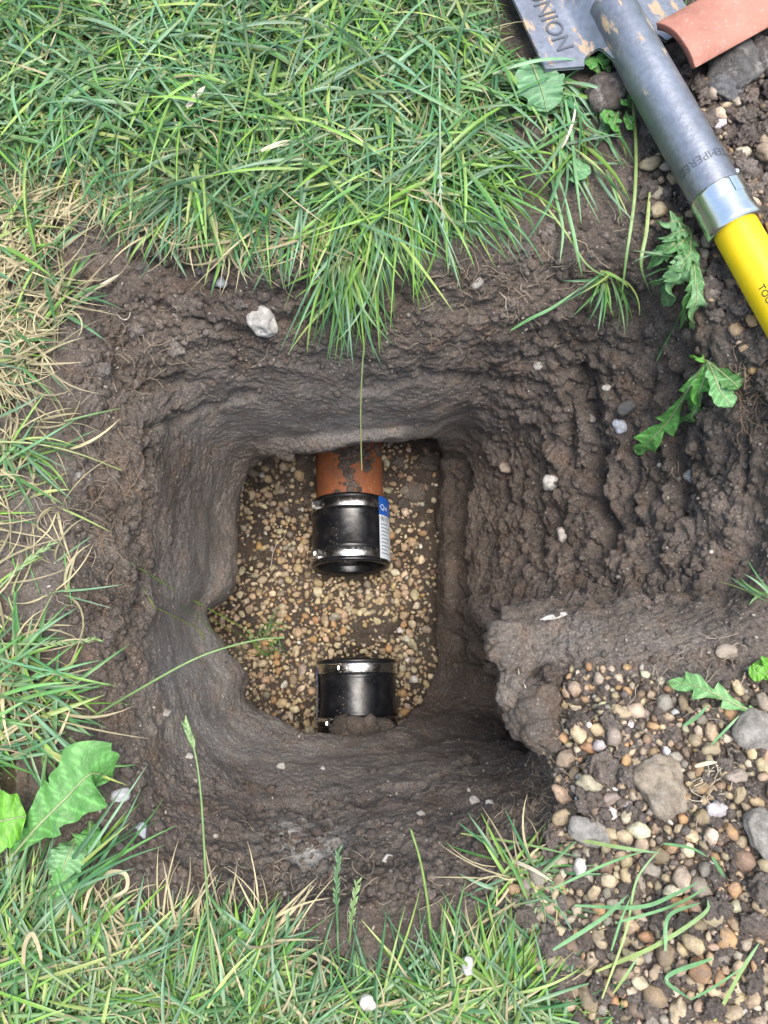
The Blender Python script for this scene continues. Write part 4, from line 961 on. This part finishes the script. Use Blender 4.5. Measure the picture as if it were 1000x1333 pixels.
# dry straw
DRY = (.48, .41, .255)
ribbon([over(106, 1195, .006), over(120, 1152, .014), over(142, 1136, .02), over(163, 1138, .02), over(164, 1158, .016), over(140, 1172, .01), over(122, 1190, .006)], .0030, DRY, (.52, .45, .29), 'dry_straw', 'looped dry straw blade at the edge of the bare soil', 'straw', 'straw')
ribbon([over(30, 1270, .012), over(32, 1232, .022), over(42, 1216, .026), over(52, 1240, .02), over(54, 1262, .012)], .0030, (.38, .31, .18), DRY, 'dry_straw', 'folded dry straw blade in the lower left lawn', 'straw', 'straw')
ribbon([over(243, 140, .03), over(255, 125, .034), over(267, 112, .034)], .0060, (.55, .47, .36), (.6, .52, .4), 'dry_straw', 'short pale dry blade on the thick green lawn', 'straw', 'straw')
ribbon([over(340, 196, .03), over(360, 188, .033), over(378, 182, .032)], .0050, (.55, .47, .34), (.6, .52, .4), 'dry_straw', 'pale tan dry blade lying level on the lawn', 'straw', 'straw')
ribbon([over(722, 205, .006), over(738, 180, .012), over(748, 150, .012), over(748, 130, .008)], .0024, (.62, .55, .45), (.6, .55, .45), 'dry_straw', 'curved white root strand below the spade blade', 'straw', 'straw')
ribbon([over(105, 390, .006), over(130, 372, .01), over(155, 357, .008)], .0030, (.5, .42, .32), (.55, .47, .36), 'dry_straw', 'straight dry straw on the dug edge at upper left', 'straw', 'straw')
ribbon([over(905, 998, .008), over(920, 994, .01), over(934, 992, .008)], .0030, (.55, .5, .36), (.5, .5, .36), 'dry_straw', 'short white straw beside the blocky grey stone', 'straw', 'straw')
ribbon([over(660, 1118, .006), over(690, 1130, .012), over(720, 1148, .01)], .0028, (.5, .44, .33), (.5, .44, .33), 'dry_straw', 'dry straw beside the upper edge of the gravel', 'straw', 'straw')
# roots
bag = Bag()
def rootlet(x, y, n, step, az, c, h=.004, r=.0004):
    pts = []
    for _ in range(n):
        pts.append(over(x, y, h * rng.uniform(.2, 1.6))); az += rng.normal(0, .5); x += step * math.cos(az); y += step * math.sin(az)
    C = crom(np.array(pts), 3); V, Fq = tube(C, np.linspace(r, r * .5, len(C)), 4); bag.put(V, Fq, np.array(c) * rng.uniform(.7, 1.2))
for (cx, cy, rx, ry, k, c) in [(60, 250, 35, 22, 130, (.30, .21, .14)), (150, 640, 30, 130, 70, (.26, .19, .13)), (60, 680, 50, 80, 40, (.36, .30, .22)), (720, 1040, 45, 60, 90, (.34, .27, .20)), (980, 510, 30, 30, 80, (.27, .19, .13)),
        (200, 460, 60, 50, 40, (.34, .28, .2)), (330, 330, 70, 30, 50, (.42, .34, .22)), (640, 380, 60, 40, 60, (.32, .25, .18)), (400, 1150, 90, 40, 60, (.32, .26, .19)), (690, 930, 30, 30, 20, (.42, .34, .25)), (900, 880, 60, 60, 40, (.36, .3, .23)), (750, 300, 40, 90, 40, (.34, .28, .2)), (930, 1010, 25, 25, 26, (.5, .45, .34)), (640, 1000, 80, 60, 40, (.3, .25, .18)), (500, 430, 120, 30, 40, (.3, .25, .18)), (780, 620, 120, 120, 30, (.28, .23, .17))]:
    for _ in range(k): rootlet(rng.normal(cx, rx * .7), rng.normal(cy, ry * .7), int(rng.integers(4, 8)), rng.uniform(4, 9), rng.uniform(0, 6.28), c)
tag(add('root_fibres', bag.mesh('root_fibres'), M['root']), 'fine tangled root hairs poking from the cut soil', 'roots', kind='stuff')
bag = Bag()
for x, y, n, st, az in [(680, 912, 8, 7, -.3), (352, 740, 7, 9, -1.0), (310, 742, 6, 6, .6), (650, 380, 7, 6, .5), (170, 400, 7, 6, 1.5), (430, 410, 6, 6, 2.4)]: rootlet(x, y, n, st, az, (.55, .5, .4), .008, .0007)
tag(add('root_strands', bag.mesh('root_strands'), M['root']), 'few thicker pale root strands lying on the soil', 'roots', kind='stuff')

# ------------------------------------------------------------ dandelions and other broad leaves
def leaf(parent, pts, W, c, lobes=0, depth=.5, fold=.12, seed=0, blunt=False):
    C = crom(np.array(pts), 22); m_ = len(C); s = np.linspace(0, 1, m_); T = np.gradient(C, axis=0); T /= np.linalg.norm(T, axis=1)[:, None]
    sd = np.cross(T, np.array([.05, .02, 1.0])); sd /= np.linalg.norm(sd, axis=1)[:, None]; upv = np.cross(sd, T)
    env = np.interp(s, [0, .12, .35, .7, .9, 1], [.10, .22, .62, 1.0, .72, .04] if not blunt else [.25, .7, 1, 1, .75, .05])
    V = []; cc = []; g = np.random.default_rng(seed); ph = g.random(2); nw = 9
    for i in range(m_):
        for j in range(nw):
            u = -1 + 2 * j / (nw - 1); sgn = 0 if u < 0 else 1
            lob = 1.0
            if lobes:
                x_ = (s[i] * lobes + ph[sgn]) % 1; lob = 1 - depth * (1 - x_) ** .8 * (1 - s[i] ** 6 * .6)
            lob *= 1 + .06 * math.sin(s[i] * 40 + ph[sgn] * 9)
            w = W * .5 * env[i] * lob * u; ruf = .05 * W * math.sin(s[i] * 26 + u * 3 + ph[0] * 6) * abs(u)
            V.append(C[i] + sd[i] * w + upv[i] * (fold * abs(w) + ruf))
            vein = .9 * max(0, math.cos((s[i] * 9 - abs(u) * .8) * 2 * math.pi)) ** 6 if abs(u) > .1 else 0
            cc.append(np.array(c) * (1 + vein) * (1.0 if abs(u) > .1 else 1.25))
    i = np.arange(m_ - 1)[:, None] * nw; j = np.arange(nw - 1)[None]; b = (i + j).reshape(-1); Fq = np.stack([b, b + 1, b + nw + 1, b + nw], 1)
    inv = Matrix.Translation(-parent.location)
    o = add('leaf', mk_mesh('leaf', V, Fq, cc), M['leaf'], parent); o.matrix_parent_inverse = inv
    V2, F2 = tube(C + upv * W * .012, np.linspace(.0014, .0004, m_) * min(1, W / .03), 5); o2 = add('midrib', mk_mesh('midrib', V2, F2, np.tile((.33, .40, .20), (len(V2), 1))), M['leaf'], o)
    return o
def plant(name, px, py, label, cat):
    p, _ = hit(px, py); return tag(empty(name, p), label, cat)
LG, LP, LY = (.10, .27, .065), (.16, .32, .13), (.13, .34, .035)
pl = plant('dandelion', 15, 1110, 'large dandelion with broad green leaves at the lower left edge', 'dandelion')
leaf(pl, [over(18, 1112, .008), over(50, 1075, .02), over(85, 1040, .026), over(118, 1008, .028), over(143, 1012, .022)], .060, LG, 3, .28, seed=1)
leaf(pl, [over(112, 1012, .012), over(108, 990, .02), over(118, 978, .016)], .028, LG, 0, seed=2)
leaf(pl, [over(100, 1092, .012), over(92, 1108, .022), over(84, 1128, .022), over(80, 1146, .014)], .026, LP, 0, seed=3, blunt=True)
leaf(pl, [over(62, 1172, .012), over(80, 1150, .02), over(100, 1138, .018)], .03, LG, 3, .4, seed=4)
leaf(pl, [over(118, 1070, .01), over(116, 1088, .02), over(108, 1104, .018)], .024, LG, 0, seed=5)
pl = plant('dock_plant', -40, 1085, 'smooth bright green oval leaf entering at the left edge', 'plant')
leaf(pl, [over(-50, 1090, .01), over(-25, 1078, .026), over(5, 1068, .034), over(34, 1062, .03)], .040, LY, 0, seed=6, blunt=True)
pl = plant('dandelion', 920, 470, 'dandelion drooping toothed leaves down the grooved wall', 'dandelion')
b0 = over(920, 470, .01)
leaf(pl, [b0, over(897, 505, .02), over(872, 545, .02), over(845, 575, .018), over(830, 590, .012)], .034, (.12, .32, .075), 4, .75, seed=7)
leaf(pl, [b0, over(917, 492, .02), over(908, 515, .022), over(898, 532, .018)], .026, (.11, .31, .06), 2, .3, seed=8)
leaf(pl, [b0, over(930, 490, .024), over(938, 510, .024), over(954, 530, .016)], .028, (.14, .31, .12), 2, .3, seed=9)
leaf(pl, [b0, over(912, 466, .018), over(900, 466, .02)], .016, (.13, .36, .06), 2, .5, seed=10)
leaf(pl, [b0, over(905, 535, .016), over(890, 548, .016), over(880, 548, .01)], .016, (.10, .25, .07), 3, .5, seed=11)
leaf(pl, [b0, over(945, 490, .012), over(962, 505, .01)], .03, (.07, .18, .05), 2, .3, seed=12)
pl = plant('dandelion', 905, 300, 'dandelion with dull jagged leaves tucked against the spade ferrule', 'dandelion')
b0 = over(900, 300, .008)
for k, (x1, y1, x2, y2, w) in enumerate([(880, 288, 862, 292, .024), (885, 318, 848, 330, .026), (890, 345, 862, 398, .028), (905, 370, 884, 428, .020), (908, 385, 898, 428, .022), (875, 318, 842, 350, .020), (880, 352, 850, 372, .024), (898, 330, 876, 352, .026), (888, 300, 858, 312, .022)]):
    leaf(pl, [b0, over((x1 + 900) / 2, (y1 + 300) / 2, .016), over(x1, y1, .022), over((x1 + x2) / 2, (y1 + y2) / 2, .02), over(x2, y2, .01)], w, (.10, .23, .075) if k % 2 else (.13, .26, .11), 4, .5, seed=20 + k)
pl = plant('dandelion', 690, 95, 'pale broad leaf tucked under the corner of the spade blade', 'dandelion')
leaf(pl, [over(690, 78, .008), over(698, 98, .018), over(706, 120, .02), over(712, 146, .014)], .05, (.13, .27, .13), 2, .25, seed=40, blunt=True)
leaf(pl, [over(742, 230, .004), over(752, 222, .012), over(760, 212, .008)], .022, (.14, .30, .13), 0, seed=41, blunt=True)
pl = plant('dandelion', 1005, 935, 'slim dandelion leaf lying on the soil over the pebbles', 'dandelion')
leaf(pl, [over(1005, 934, .006), over(965, 920, .012), over(930, 903, .016), over(905, 893, .016), over(870, 888, .01)], .026, (.16, .34, .12), 3, .8, seed=42)
pl = plant('weed', 1000, 872, 'small bright green weed at the right bank above the pebbles', 'plant')
for k, (x2, y2) in enumerate([(985, 862), (990, 880), (1000, 858), (975, 878)]): leaf(pl, [over(1003, 872, .004), over((x2 + 1003) / 2, (y2 + 872) / 2, .012), over(x2, y2, .008)], .014, LY, 0, seed=50 + k)
pl = plant('weed', 838, 140, 'low clover-like weed between the grey stone and the spade', 'plant')
for k, (x2, y2) in enumerate([(790, 150), (800, 160), (820, 158), (770, 82), (785, 78), (815, 130)]): leaf(pl, [over((x2 + 810) / 2, (y2 + 130) / 2, .004), over(x2, y2, .012), over(x2 + 6, y2 + 6, .008)], .016, LG, 0, seed=60 + k)
print('tris', sum(len(me.loops) - 2 * len(me.polygons) for me in bpy.data.meshes), 'objects', len(bpy.data.objects))
